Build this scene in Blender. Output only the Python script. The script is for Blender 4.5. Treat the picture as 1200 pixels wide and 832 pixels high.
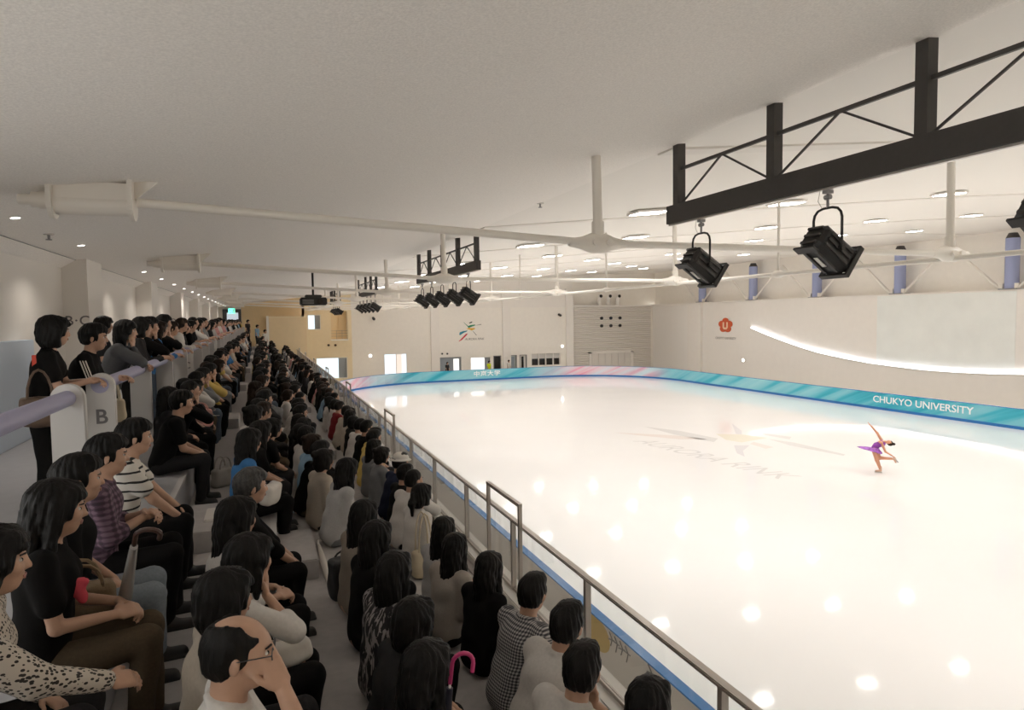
import bpy, bmesh, math, random
import numpy as np
from mathutils import Vector, Matrix, Euler

for o in list(bpy.data.objects):
    bpy.data.objects.remove(o)
SC = bpy.context.scene
COL = SC.collection
RNG = random.Random(7)

# ------------------------------------------------------------------ camera
# world: X towards the ice, Y along the stand, Z up, origin at the camera
YAW, PITCH, ROLL, FPX = math.radians(20.585), math.radians(-3.209), math.radians(-0.754), 780.0
_fw = Vector((math.sin(YAW)*math.cos(PITCH), math.cos(YAW)*math.cos(PITCH), math.sin(PITCH)))
_r0 = Vector((math.cos(YAW), -math.sin(YAW), 0)); _u0 = _r0.cross(_fw)
_rt = _r0*math.cos(ROLL) + _u0*math.sin(ROLL); _up = -_r0*math.sin(ROLL) + _u0*math.cos(ROLL)
cd = bpy.data.cameras.new('camera'); cam = bpy.data.objects.new('camera', cd); COL.objects.link(cam)
cd.sensor_width = 36.0; cd.lens = FPX/1200*36.0; cd.clip_start = 0.05; cd.clip_end = 400
cam.matrix_world = Matrix(((_rt.x, _up.x, -_fw.x, 0), (_rt.y, _up.y, -_fw.y, 0), (_rt.z, _up.z, -_fw.z, 0), (0, 0, 0, 1)))
SC.camera = cam
def ray(px, py):
    return _fw + _rt*((px-600)/FPX) + _up*((416-py)/FPX)
def at_x(px, py, X): d = ray(px, py); return d*(X/d.x)
def at_y(px, py, Y): d = ray(px, py); return d*(Y/d.y)
def at_z(px, py, Z): d = ray(px, py); return d*(Z/d.z)

# ------------------------------------------------------------------ world, exposure
w = bpy.data.worlds.new('world'); SC.world = w; w.use_nodes = True
w.node_tree.nodes['Background'].inputs[0].default_value = (0.93, 0.91, 0.87, 1)
w.node_tree.nodes['Background'].inputs[1].default_value = 1.7
SC.view_settings.view_transform = 'Standard'; SC.view_settings.look = 'None'
SC.view_settings.exposure = 0.72; SC.view_settings.gamma = 1.0; SC.view_settings.use_curve_mapping = False
SC.cycles.max_bounces = 14; SC.cycles.diffuse_bounces = 10; SC.cycles.transparent_max_bounces = 12
LAMP_W = 47.0
LAMP_COL = (1.0, 0.98, 0.975)

# ------------------------------------------------------------------ levels
ICE = -5.85; WALK = -1.58; TR = 0.36; TD = 0.85; EDGE0 = -0.78
TIER = [WALK - i*TR for i in range(5)]            # walkway edge, then four steps down
TEDGE = [EDGE0 + i*TD for i in range(4)]          # front edge of tier 0..3
RAILX, WALLX, ENDY, STANDEND, RWX = 2.45, -3.17, 63.3, 55.0, 40.45
BX0, BX1, BY0, BY1, BR = 5.04, 34.9, -4.5, 59.5, 9.4
ROOF = [(-2.95, 1.09), (4.7, 2.02), (12, 2.75), (19, 3.4), (27, 4.05), (34.6, 4.6), (41.6, 4.75)]
def roof_z(x):
    for (a, za), (b, zb) in zip(ROOF, ROOF[1:]):
        if x <= b: return za + (zb-za)*(x-a)/(b-a)
    return ROOF[-1][1]

# ------------------------------------------------------------------ materials
MATS = {}
def mat(name, col=(0.8, 0.8, 0.8), rough=0.6, metal=0.0, noise=None, bump=None, emit=None, objcol=False, spec=0.5):
    if name in MATS: return MATS[name]
    m = bpy.data.materials.new(name); m.use_nodes = True; nt = m.node_tree; N = nt.nodes; L = nt.links
    p = N['Principled BSDF']; p.inputs['Roughness'].default_value = rough; p.inputs['Metallic'].default_value = metal
    p.inputs['Specular IOR Level'].default_value = spec
    p.inputs['Base Color'].default_value = (*col, 1)
    src = None
    if objcol:
        oi = N.new('ShaderNodeObjectInfo'); src = oi.outputs['Color']; L.new(src, p.inputs['Base Color'])
    tc = N.new('ShaderNodeTexCoord')
    if noise:                                   # (scale, amount, detail)
        t = N.new('ShaderNodeTexNoise'); t.inputs['Scale'].default_value = noise[0]; t.inputs['Detail'].default_value = noise[2] if len(noise) > 2 else 4
        L.new(tc.outputs['Object'], t.inputs['Vector'])
        mr = N.new('ShaderNodeMapRange'); mr.inputs['From Min'].default_value = 0.3; mr.inputs['From Max'].default_value = 0.7
        mr.inputs['To Min'].default_value = 1-noise[1]; mr.inputs['To Max'].default_value = 1+noise[1]
        L.new(t.outputs['Fac'], mr.inputs['Value'])
        mx = N.new('ShaderNodeMix'); mx.data_type = 'RGBA'; mx.blend_type = 'MULTIPLY'; mx.inputs['Factor'].default_value = 1
        mx.inputs['A'].default_value = (*col, 1)
        if src: L.new(src, mx.inputs['A'])
        L.new(mr.outputs['Result'], mx.inputs['B']); L.new(mx.outputs['Result'], p.inputs['Base Color'])
    if bump:                                    # (scale, strength, distance, stretch)
        t = N.new('ShaderNodeTexNoise'); t.inputs['Scale'].default_value = bump[0]; t.inputs['Detail'].default_value = 3
        mp = N.new('ShaderNodeMapping'); mp.inputs['Scale'].default_value = bump[3] if len(bump) > 3 else (1, 1, 1)
        L.new(tc.outputs['Object'], mp.inputs['Vector']); L.new(mp.outputs['Vector'], t.inputs['Vector'])
        b = N.new('ShaderNodeBump'); b.inputs['Strength'].default_value = bump[1]; b.inputs['Distance'].default_value = bump[2]
        L.new(t.outputs['Fac'], b.inputs['Height']); L.new(b.outputs['Normal'], p.inputs['Normal'])
    if emit:
        p.inputs['Emission Color'].default_value = (*emit[0], 1); p.inputs['Emission Strength'].default_value = emit[1]
    MATS[name] = m
    return m

# ------------------------------------------------------------------ mesh helpers
class MB:
    """collects boxes, bars, tubes and discs and links them as one mesh object"""
    def __init__(s): s.v = []; s.f = []; s.uv = None
    def add(s, vs, fs):
        n = len(s.v); s.v += [tuple(v) for v in vs]; s.f += [tuple(i+n for i in f) for f in fs]; return s
    def box(s, x0, x1, y0, y1, z0, z1):
        vs = [(x, y, z) for x in (x0, x1) for y in (y0, y1) for z in (z0, z1)]
        return s.add(vs, [(0, 1, 3, 2), (4, 6, 7, 5), (0, 4, 5, 1), (2, 3, 7, 6), (0, 2, 6, 4), (1, 5, 7, 3)])
    def obox(s, c, ax, ay, az, hx, hy, hz):
        c = Vector(c); ax, ay, az = Vector(ax), Vector(ay), Vector(az)
        vs = [c+ax*(i*hx)+ay*(j*hy)+az*(k*hz) for i in (-1, 1) for j in (-1, 1) for k in (-1, 1)]
        return s.add(vs, [(0, 1, 3, 2), (4, 6, 7, 5), (0, 4, 5, 1), (2, 3, 7, 6), (0, 2, 6, 4), (1, 5, 7, 3)])
    def bar(s, a, b, wx, wz, up=(0, 0, 1)):
        a, b = Vector(a), Vector(b); d = (b-a); l = d.length; d.normalize(); u = Vector(up)
        if abs(d.dot(u)) > 0.98: u = Vector((1, 0, 0))
        sx = d.cross(u).normalized(); uz = sx.cross(d)
        return s.obox((a+b)/2, sx, d, uz, wx/2, l/2, wz/2)
    def tube(s, pts, r, n=10, cap=True):
        pts = [Vector(p) for p in pts]; rr = r if isinstance(r, (list, tuple)) else [r]*len(pts)
        prev = None; vs = []
        for i, p in enumerate(pts):
            d = (pts[min(i+1, len(pts)-1)] - pts[max(i-1, 0)]).normalized()
            if prev is None:
                u = Vector((0, 0, 1)) if abs(d.z) < 0.9 else Vector((1, 0, 0)); a = d.cross(u).normalized()
            else:
                a = (prev - d*prev.dot(d)).normalized()
            prev = a; b = d.cross(a)
            for k in range(n):
                t = 2*math.pi*k/n; vs.append(p + (a*math.cos(t)+b*math.sin(t))*rr[i])
        fs = []
        for i in range(len(pts)-1):
            for k in range(n):
                fs.append((i*n+k, i*n+(k+1) % n, (i+1)*n+(k+1) % n, (i+1)*n+k))
        if cap:
            fs.append(tuple(range(n-1, -1, -1))); fs.append(tuple((len(pts)-1)*n+k for k in range(n)))
        return s.add(vs, fs)
    def prism(s, poly, f, depth):
        """poly 2D points, f(u, v, d) -> 3D; extruded over depth"""
        n = len(poly); vs = [f(u, v, 0) for u, v in poly] + [f(u, v, depth) for u, v in poly]
        fs = [tuple(range(n)), tuple(range(2*n-1, n-1, -1))] + [(i, i+n, (i+1) % n+n, (i+1) % n) for i in range(n)]
        return s.add(vs, fs)
    def mesh(s, name, m, smooth=False, bevel=0):
        me = bpy.data.meshes.new(name); me.from_pydata(s.v, [], s.f); me.validate()
        bm = bmesh.new(); bm.from_mesh(me); bmesh.ops.recalc_face_normals(bm, faces=bm.faces)
        if bevel: bmesh.ops.bevel(bm, geom=list(bm.edges), offset=bevel, segments=2, affect='EDGES')
        if smooth:
            for f in bm.faces: f.smooth = len(f.verts) <= 4
            for e in bm.edges:
                if len(e.link_faces) == 2 and e.calc_face_angle(0) > 0.7: e.smooth = False
        bm.to_mesh(me); bm.free()
        if m: me.materials.append(m)
        return me
    def build(s, name, m, parent=None, smooth=False, bevel=0, loc=None):
        return link(name, s.mesh(name, m, smooth, bevel), parent, loc)

def link(name, me, parent=None, loc=None, mw=None):
    o = bpy.data.objects.new(name, me); COL.objects.link(o)
    if parent: o.parent = parent
    if loc is not None: o.location = loc
    if mw is not None: o.matrix_local = mw
    return o
def tag(o, label=None, cat=None, group=None, kind=None):
    if label: o['label'] = label
    if cat: o['category'] = cat
    if group: o['group'] = group
    if kind: o['kind'] = kind
    return o
def thing(name, label, cat, loc=(0, 0, 0), rz=0, group=None):
    o = bpy.data.objects.new(name, None); COL.objects.link(o); o.empty_display_size = 0.1
    o.location = loc; o.rotation_euler = (0, 0, rz)
    return tag(o, label, cat, group)
def struct(name, label=None):
    o = bpy.data.objects.new(name, None); COL.objects.link(o); o['kind'] = 'structure'
    if label: o['label'] = label
    return o
def copy_tree(o, parent=None):
    c = o.copy(); COL.objects.link(c)
    if parent: c.parent = parent
    for ch in o.children: copy_tree(ch, c)
    return c
def text_mesh(name, body, size, m, extrude=0.004, shear=0.0, bold=0.0, spacing=1.0):
    cu = bpy.data.curves.new(name, 'FONT'); cu.body = body; cu.size = size; cu.extrude = extrude; cu.shear = shear; cu.offset = bold
    cu.space_character = spacing; cu.align_x = 'CENTER'; cu.align_y = 'CENTER'; cu.resolution_u = 4
    o = bpy.data.objects.new(name, cu); COL.objects.link(o)
    dg = bpy.context.evaluated_depsgraph_get(); me = bpy.data.meshes.new_from_object(o.evaluated_get(dg))
    bpy.data.objects.remove(o); bpy.data.curves.remove(cu)
    me.materials.clear(); me.materials.append(m); me.name = name
    return me
def frame3(c, x, y, z):
    return Matrix(((x[0], y[0], z[0], c[0]), (x[1], y[1], z[1], c[1]), (x[2], y[2], z[2], c[2]), (0, 0, 0, 1)))
ORD = ['first', 'second', 'third', 'fourth', 'fifth', 'sixth', 'seventh', 'eighth', 'ninth', 'tenth', 'eleventh', 'twelfth', 'thirteenth', 'fourteenth', 'fifteenth', 'sixteenth', 'seventeenth', 'eighteenth', 'nineteenth']
TENS = ['', '', 'twenty', 'thirty', 'forty', 'fifty', 'sixty', 'seventy', 'eighty', 'ninety']
def ordinal(n):
    if n < 20: return ORD[n-1]
    t, u = divmod(n, 10)
    return TENS[t][:-1]+'ieth' if u == 0 else TENS[t]+'-'+ORD[u-1]
# ================================================================== SETTING
M_ceil = mat('ceiling_board', (0.90, 0.86, 0.81), 0.85, noise=(62, 0.075, 3), bump=(70, 0.4, 0.005))
M_roof = mat('roof_panel', (0.85, 0.815, 0.76), 0.7)
M_roofband = mat('roof_band', (0.80, 0.765, 0.71), 0.7)
M_wall = mat('wall_paint', (0.88, 0.84, 0.775), 0.7, noise=(3, 0.015))
M_wall2 = mat('wall_paint_light', (0.85, 0.81, 0.76), 0.6, noise=(2, 0.012))
M_walk = mat('walk_wall_paint', (0.80, 0.76, 0.71), 0.7)
M_yellow = mat('yellow_wall', (0.84, 0.67, 0.42), 0.7, noise=(3, 0.02))
M_yellow2 = mat('pale_yellow_wall', (0.88, 0.75, 0.52), 0.7, noise=(3, 0.02))
M_conc = mat('step_concrete', (0.42, 0.395, 0.385), 0.75, noise=(14, 0.07, 6))
M_walkf = mat('walkway_vinyl', (0.37, 0.365, 0.38), 0.5, noise=(8, 0.04))
M_white = mat('white_steel', (0.84, 0.79, 0.72), 0.4)
M_fin = mat('railing_fin_paint', (0.56, 0.54, 0.52), 0.5)
M_whitep = mat('white_paint', (0.86, 0.83, 0.79), 0.5)
M_floor = mat('passage_floor', (0.55, 0.53, 0.50), 0.6, noise=(5, 0.05))
M_dark = mat('dark_steel', (0.052, 0.046, 0.042), 0.55, noise=(25, 0.06))
M_blackl = mat('black_lamp_housing', (0.018, 0.016, 0.015), 0.45)
M_silver = mat('silver_metal', (0.62, 0.59, 0.56), 0.35, 0.9)
M_lav = mat('lavender_pipe', (0.36, 0.35, 0.50), 0.45)
M_bluecol = mat('blue_column', (0.33, 0.37, 0.58), 0.5)
M_steel = mat('rail_steel', (0.50, 0.455, 0.42), 0.33, 0.85)
M_grey = mat('mid_grey_paint', (0.30, 0.29, 0.29), 0.6)
M_letter = mat('grey_lettering', (0.16, 0.15, 0.15), 0.6)
M_win = mat('daylit_pane', (0.5, 0.55, 0.6), 0.1, emit=((0.80, 0.93, 1.0), 0.62))
M_winw = mat('daylit_pane_white', (0.5, 0.5, 0.5), 0.1, emit=((1.0, 0.97, 0.93), 0.68))
M_darkglass = mat('dark_glass', (0.035, 0.028, 0.025), 0.12)
M_greyglass = mat('grey_glass', (0.32, 0.35, 0.38), 0.15)
M_dgrey = mat('dark_grey_paint', (0.06, 0.06, 0.065), 0.5)
M_lampglow = mat('roof_lamp_glow', (0.9, 0.9, 0.9), 0.3, emit=((1, 0.96, 0.9), 14.0))
M_downglow = mat('downlight_glow', (0.9, 0.9, 0.9), 0.3, emit=((1, 0.95, 0.88), 6.0))
M_led = mat('led_line_glow', (0.9, 0.9, 0.9), 0.3, emit=((0.95, 0.95, 1.0), 2.2))
M_exit = mat('exit_green_glow', (0.05, 0.6, 0.35), 0.3, emit=((0.12, 0.95, 0.60), 1.6))

# glass panes
def glass_mat(name, tint, refl):
    m = bpy.data.materials.new(name); m.use_nodes = True; nt = m.node_tree; nt.nodes.clear(); N = nt.nodes
    out = N.new('ShaderNodeOutputMaterial'); mix = N.new('ShaderNodeMixShader'); tr = N.new('ShaderNodeBsdfTransparent'); gl = N.new('ShaderNodeBsdfGlossy'); lw = N.new('ShaderNodeLayerWeight'); fr = N.new('ShaderNodeMath'); fr.operation = 'POWER'; fr.inputs[1].default_value = refl; lw.inputs['Blend'].default_value = .5; nt.links.new(lw.outputs['Facing'], fr.inputs[0])
    tr.inputs[0].default_value = (*tint, 1); gl.inputs['Roughness'].default_value = 0.02
    nt.links.new(fr.outputs[0], mix.inputs[0]); nt.links.new(tr.outputs[0], mix.inputs[1]); nt.links.new(gl.outputs[0], mix.inputs[2]); nt.links.new(mix.outputs[0], out.inputs[0])
    return m
M_glass = glass_mat('balustrade_glass', (0.965, 0.972, 0.97), 5.0)

# ---- ice
def ice_mat():
    m = mat('ice_surface', (0.90, 0.885, 0.875), 0.16, noise=(0.35, 0.012, 6), bump=(9, 0.02, 0.01))
    nt = m.node_tree; N = nt.nodes; L = nt.links
    p = N['Principled BSDF']; p.inputs['Specular IOR Level'].default_value = 0.35
    t = N.new('ShaderNodeTexNoise'); t.inputs['Scale'].default_value = 1.3; t.inputs['Detail'].default_value = 8
    mr = N.new('ShaderNodeMapRange'); mr.inputs['To Min'].default_value = 0.045; mr.inputs['To Max'].default_value = 0.08
    tc = N.new('ShaderNodeTexCoord'); L.new(tc.outputs['Object'], t.inputs['Vector']); L.new(t.outputs['Fac'], mr.inputs['Value']); L.new(mr.outputs['Result'], p.inputs['Roughness'])
    return m
def rounded(off=0.0, n=14):
    x0, x1, y0, y1, r = BX0-off, BX1+off, BY0-off, BY1+off, BR+off
    pts = []
    for cx, cy, a0 in ((x1-r, y0+r, -90), (x1-r, y1-r, 0), (x0+r, y1-r, 90), (x0+r, y0+r, 180)):
        for i in range(n+1):
            a = math.radians(a0+90*i/n); pts.append((cx+r*math.cos(a), cy+r*math.sin(a)))
    return pts
ring = rounded()
b = MB(); b.add([(x, y, ICE) for x, y in ring], [tuple(range(len(ring)))])
ice = b.build('ice_rink', ice_mat()); tag(ice, 'smooth white ice surface of the skating rink', None, None, 'structure')
b = MB().box(-8, RWX+1, -8, ENDY+2, ICE-0.3, ICE-0.02); tag(b.build('floor', M_floor), 'grey ground floor around the rink', None, None, 'structure')

# ---- stand: stepped tiers, walkway
st = struct('stand_steps', 'grey stepped concrete seating stand')
for i in range(1, 5):
    x0 = TEDGE[i-1]; x1 = TEDGE[i] if i < 4 else RAILX+0.14
    MB().box(x0, x1, -1.5, STANDEND, TIER[i]-0.5, TIER[i]).build('step', M_conc, st, bevel=0.012)
    if i < 4:
        MB().box(x1-0.05, x1+0.004, -1.5, STANDEND, TIER[i]-0.03, TIER[i]+0.003).build('step_nosing', mat('nosing', (0.5, 0.48, 0.47), 0.6), st)
MB().box(RAILX-0.13, RAILX+0.14, -1.5, STANDEND, TIER[4], TIER[4]+0.11).build('kerb', M_whitep, st, bevel=0.012)
MB().box(RAILX-0.22, RAILX-0.13, -1.5, STANDEND, TIER[4], TIER[4]+0.03).build('kerb_foot', M_conc, st)
MB().box(RAILX+0.06, RAILX+0.16, -1.5, STANDEND, ICE-0.02, TIER[4]-0.02).build('front_wall', M_whitep, st)
wk = MB().box(WALLX-0.1, TEDGE[0], -1.5, STANDEND, TIER[0]-0.4, TIER[0]).build('floor_walkway', M_walkf); tag(wk, 'light grey upper walkway floor behind the railing', None, None, 'structure')
MB().box(TEDGE[0]-0.05, TEDGE[0]+0.004, -1.5, STANDEND, TIER[0]-0.03, TIER[0]+0.003).build('step_nosing', MATS['nosing'], wk)
# aisle half steps
for k in range(7):
    ya = 6.05 + 6.9*k
    for i in range(4):
        MB().box(TEDGE[i], TEDGE[i]+0.34, ya, ya+0.95, TIER[i+1], TIER[i+1]+TR/2).build('aisle_step', M_conc, st, bevel=0.01)

# ---- ceiling and roof (each roof bay is a panel of its own)
ce = struct('ceiling', 'white textured ceiling above the stand and smooth roof above the ice')
pr = [(-2.95, roof_z(-2.95)), (4.7, 2.02)]
b = MB(); b.add([(pr[0][0], -6, pr[0][1]), (pr[1][0], -6, pr[1][1]), (pr[1][0], ENDY+1, pr[1][1]), (pr[0][0], ENDY+1, pr[0][1]),
                 (pr[0][0], -6, pr[0][1]+.2), (pr[1][0], -6, pr[1][1]+.2), (pr[1][0], ENDY+1, pr[1][1]+.2), (pr[0][0], ENDY+1, pr[0][1]+.2)],
                [(0, 3, 2, 1), (4, 5, 6, 7), (0, 1, 5, 4), (2, 3, 7, 6), (1, 2, 6, 5), (0, 4, 7, 3)])
b.build('stand_ceiling', M_ceil, ce)
MB().prism([(-2.94, 1.088), (-2.94, 1.3), (-3.3, 1.3), (-3.3, .87)], lambda u, v, d: (u, -6+d, v), STANDEND+6).build('soffit', M_ceil, ce)
MB().box(-2.955, -2.94, -6, STANDEND, 1.082, 1.12).build('seam_trim', M_grey, ce)
for k in range(-2, 10):
    y0 = k*7.2-0.02; y1 = y0+7.0
    b = MB()
    rp = ROOF[1:]
    vs = [(x, y0, z) for x, z in rp]+[(x, y1, z) for x, z in rp]+[(x, y0, z+.15) for x, z in rp]+[(x, y1, z+.15) for x, z in rp]
    n = len(rp); fs = []
    for i in range(n-1):
        fs += [(i, i+1, n+i+1, n+i), (2*n+i, 3*n+i, 3*n+i+1, 2*n+i+1), (i, 2*n+i, 2*n+i+1, i+1), (n+i, n+i+1, 3*n+i+1, 3*n+i)]
    fs += [(0, n, 3*n, 2*n), (n-1, 3*n-1, 4*n-1, 2*n-1)]
    b.add(vs, fs).build('roof_bay', M_roof, ce)
    b = MB()
    vs = [(x, y1-.05, z-.025) for x, z in rp]+[(x, y1+.27, z-.025) for x, z in rp]+[(x, y1-.05, z+.2) for x, z in rp]+[(x, y1+.27, z+.2) for x, z in rp]
    b.add(vs, fs).build('roof_band', M_roofband, ce)

# ---- left walkway wall with pilasters
_w = MB().box(WALLX-0.2, WALLX, -6.1, -4.6, ICE-.3, 1.3).box(WALLX-0.2, WALLX, 4.8, STANDEND+1, ICE-.3, 1.3).box(WALLX-0.2, WALLX, -4.6, 4.8, ICE-.3, -1.25).box(WALLX-0.2, WALLX, -4.6, 4.8, .78, 1.3)
wl = _w.build('wall_left', M_walk); tag(wl, 'pale wall along the upper walkway', None, None, 'structure')
for k in range(6):
    y0 = 13.4+7.2*k
    MB().box(WALLX-0.05, -2.79, y0, y0+1.15, WALK, 1.2).build('pilaster', M_walk, wl)
for k, s in enumerate(['B·C', 'C·D', 'D·E']):
    y0 = 13.4+7.2*k
    me = text_mesh('pilaster_lettering', s, 0.23, M_letter, 0.002, bold=0.002, spacing=1.1)
    link('pilaster_lettering', me, wl, None, frame3((-2.985+0.02, y0-0.003, 0.04), (1, 0, 0), (0, 0, 1), (0, -1, 0)))
w7 = struct('window_7', 'unseen row of walkway windows added to brighten the stand ceiling')  # windows out of view, added to lift the ceiling; inferred from bluish floor light
for i in range(6):
    yy = -4.6+9.4*i/5
    MB().box(WALLX-.14, WALLX-.06, yy-.03, yy+.03, -1.25, .78).build('mullion', M_whitep, w7)
    if i < 5: MB().box(WALLX-.105, WALLX-.095, yy+.03, yy+1.85, -1.25, .78).build('pane', M_glass, w7)
MB().box(WALLX-.2, WALLX+.06, -4.6, 4.8, -1.29, -1.25).build('window_sill', M_whitep, w7)
pb = MB().box(WALLX, -3.02, 5.5, 11.2, WALK, -0.22).build('trim_1', mat('pale_blue_panel', (0.62, 0.70, 0.80), 0.5), bevel=0.01); tag(pb, 'pale blue low panel against the walkway wall', None, None, 'structure')

# ---- end of the walkway: door with screen, yellow walls
we = struct('wall_stand_end', 'yellow wall closing the far end of the stand')
MB().box(WALLX-0.3, -1.4, STANDEND, STANDEND+.3, ICE-.3, 1.6).build('wall_panel', M_walk, we)
MB().box(-1.4, 3.2, STANDEND, STANDEND+.3, -6, 2.4).build('wall_panel', M_yellow, we)
MB().box(0.5, 3.2, 52.6, STANDEND, -4, 0.25).build('projecting_block', M_yellow, we, bevel=0.01)
MB().box(0.36, 0.52, 52.5, 52.62, -3.2, 0.36).build('corner_post', M_whitep, we)
MB().box(0.50, 3.2, 52.5, 52.6, 0.22, 0.32).build('block_cap', M_yellow2, we)
MB().box(3.0, 3.2, STANDEND, ENDY, -6, 2.6).build('return_wall', M_yellow, we)
d1 = struct('door_1', 'dark framed glazed door at the end of the walkway')
MB().box(-2.72, -1.42, 54.9, 55.0, WALK, 0.92).build('door_frame', M_dgrey, d1)
MB().box(-2.42, -1.62, 54.86, 54.91, WALK+.1, 0.66).build('pane', mat('pale_blue_glass', (0.55, 0.62, 0.68), 0.2, emit=((0.75, 0.85, 0.95), 0.35)), d1)
ex = thing('exit_sign', 'small glowing green exit sign above the walkway end door', 'sign', (-2.05, 54.2, 0.98))
MB().box(-.24, .24, -.05, .05, -.42, 0).build('sign_box', M_whitep, ex)
MB().box(-.22, .22, -.06, -.05, -.40, -.02).build('sign_face', M_exit, ex)
rm = M_whitep
b = MB().tube([(-.16, -.064, -.30), (-.09, -.064, -.22), (-.02, -.064, -.20), (.03, -.064, -.12)], .018, 6).tube([(-.02, -.064, -.2), (.03, -.064, -.27), (.0, -.064, -.34)], .016, 6).tube([(-.09, -.064, -.1), (.02, -.064, -.12), (.09, -.064, -.17)], .014, 6).box(.10, .19, -.066, -.06, -.36, -.06)
b.build('running_figure', rm, ex)

# ---- far end wall (behind the rink end)
ew = struct('wall_back', 'pale far end wall of the rink hall')
holes = []
def wall_with_holes(name, x0, x1, z0, z1, y0, y1, holes, m, parent):
    xs = sorted({x0, x1, *[h[0] for h in holes], *[h[1] for h in holes]}); zs = sorted({z0, z1, *[h[2] for h in holes], *[h[3] for h in holes]})
    b = MB()
    for i in range(len(xs)-1):
        for j in range(len(zs)-1):
            cx, cz = (xs[i]+xs[i+1])/2, (zs[j]+zs[j+1])/2
            if any(h[0] < cx < h[1] and h[2] < cz < h[3] for h in holes): continue
            b.box(xs[i], xs[i+1], y0, y1, zs[j], zs[j+1])
    return b.build(name, m, parent)
YH = [(3.95, 5.1, -0.86, 0.5), (6.0, 7.5, -1.78, 0.8), (4.6, 7.4, -5.42, -3.46)]
wall_with_holes('yellow_wall_panel', 3.2, 7.85, ICE, 2.7, ENDY, ENDY+.35, YH, M_yellow2, ew)
WH = [(10.8, 13.0, -5.6, -3.28), (16.2, 18.4, ICE, -3.84), (19.35, 21.5, -5.5, -3.88), (21.75, 22.6, ICE, -3.80), (23.6, 24.3, ICE, -3.80), (24.6, 25.4, ICE, -3.80), (25.9, 29.2, -4.95, -3.75)]
wall_with_holes('wall_panel', 7.85, 30.6, ICE, 1.1, ENDY, ENDY+.35, WH, M_wall, ew)
MB().box(7.85, 30.6, ENDY+.02, ENDY+.35, 1.1, 4.6).build('upper_wall', M_wall2, ew)
MB().box(7.85, 30.6, ENDY-.04, ENDY+.02, 1.02, 1.12).build('ledge', M_wall2, ew)
MB().box(30.6, 42, ENDY+1.2, ENDY+1.5, ICE, 4.8).build('recess_back', M_wall, ew)
MB().box(3.0, 45, ENDY+1.5, ENDY+1.6, ICE, 5).build('outer_wall', M_wall, ew)
for x0, x1 in ((15.35, 16.2), (22.75, 23.6), (29.8, 30.65)):
    MB().box(x0, x1, ENDY-.18, ENDY, ICE, 2.9).build('pilaster', M_wall2, ew)
def window(n, x0, x1, z0, z1, label, pane=M_win, side=None, rail=False):
    o = struct('window_%d' % n, label)
    b = MB()
    for a in ((x0, x0+.06, z0, z1), (x1-.06, x1, z0, z1), (x0, x1, z0, z0+.06), (x0, x1, z1-.06, z1)):
        b.box(a[0], a[1], ENDY+.02, ENDY+.10, a[2], a[3])
    b.build('window_frame', M_whitep, o)
    xs = x1 if side is None else x0+(x1-x0)*side
    MB().box(x0+.03, xs, ENDY+.28, ENDY+.30, z0, z1).build('pane', pane, o)
    if side is not None:
        MB().box(xs, x1, ENDY+.27, ENDY+.31, z0, z1).build('pane', M_greyglass, o)
    return o
window(1, 3.95, 5.1, -0.86, 0.5, 'small daylit window high in the yellow wall', M_win, .55)
o = struct('window_2', 'open balcony recess in the yellow wall')
MB().box(6.0, 7.5, ENDY+.9, ENDY+1.0, -1.9, 0.9).build('recess_back', M_yellow, o)
for z in (-1.0, -1.25, -1.5): MB().tube([(6.0, ENDY+.12, z), (7.5, ENDY+.12, z)], .02, 6).build('guard_bar', M_steel, o)
for x in (6.5, 7.0): MB().tube([(x, ENDY+.12, -1.78), (x, ENDY+.12, -.95)], .02, 6).build('guard_post', M_steel, o)
MB().box(5.95, 7.55, ENDY-.05, ENDY+.1, -1.9, -1.78).build('window_sill', M_whitep, o)
MB().box(6.75, 6.85, ENDY+.7, ENDY+.8, -1.78, 0.8).build('inner_post', M_yellow, o)
window(3, 4.6, 7.4, -5.42, -3.46, 'large daylit window low in the yellow wall', M_win, .72)
window(4, 10.8, 13.0, -5.6, -3.28, 'bright daylit window in the pale end wall', M_win, None)
MB().box(11.95, 12.55, ENDY+.25, ENDY+.275, -5.5, -3.34).build('blind', mat('pinkish_blind', (0.8, 0.72, 0.66), 0.7, emit=((1.0, .88, .8), .35)), bpy.data.objects['window_4'])
MB().box(12.0-.03, 12.0+.03, ENDY+.2, ENDY+.27, -5.6, -3.28).build('mullion', M_whitep, bpy.data.objects['window_4'])
window(5, 19.35, 21.5, -5.5, -3.88, 'glowing white window left of the dark doorway', M_winw, .72)
def door(n, x0, x1, label, pane, half=None):
    o = struct('door_%d' % n, label)
    b = MB().box(x0, x0+.07, ENDY-.02, ENDY+.12, ICE, -3.8).box(x1-.07, x1, ENDY-.02, ENDY+.12, ICE, -3.8).box(x0, x1, ENDY-.02, ENDY+.12, -3.87, -3.8)
    b.build('door_frame', M_grey, o)
    MB().box(x0+.05, x1-.05, ENDY+.18, ENDY+.22, ICE, -3.8).build('door_leaf', pane, o)
    if half: MB().box(x0+half[0], x0+half[1], ENDY+.15, ENDY+.19, ICE+.3, -3.98).build('pane', half[2], o)
    return o
door(2, 16.2, 18.4, 'wide grey doorway with a bright inner panel', M_greyglass, (1.45, 2.0, M_winw))
door(3, 21.75, 22.6, 'dark doorway beside the glowing white window', M_darkglass)
door(4, 23.6, 24.3, 'half glazed greenish door right of a pilaster', mat('pale_green_door', (0.45, 0.50, 0.46), 0.4), (.12, .5, M_greyglass))
door(5, 24.6, 25.4, 'beige door with a narrow dark glass slot', M_wall2, (.25, .5, M_darkglass))
o = struct('window_6', 'long viewing window with a pale blind above dark glass')
MB().box(25.9, 29.2, ENDY+.24, ENDY+.28, -4.95, -4.25).build('pane', M_darkglass, o)
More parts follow.
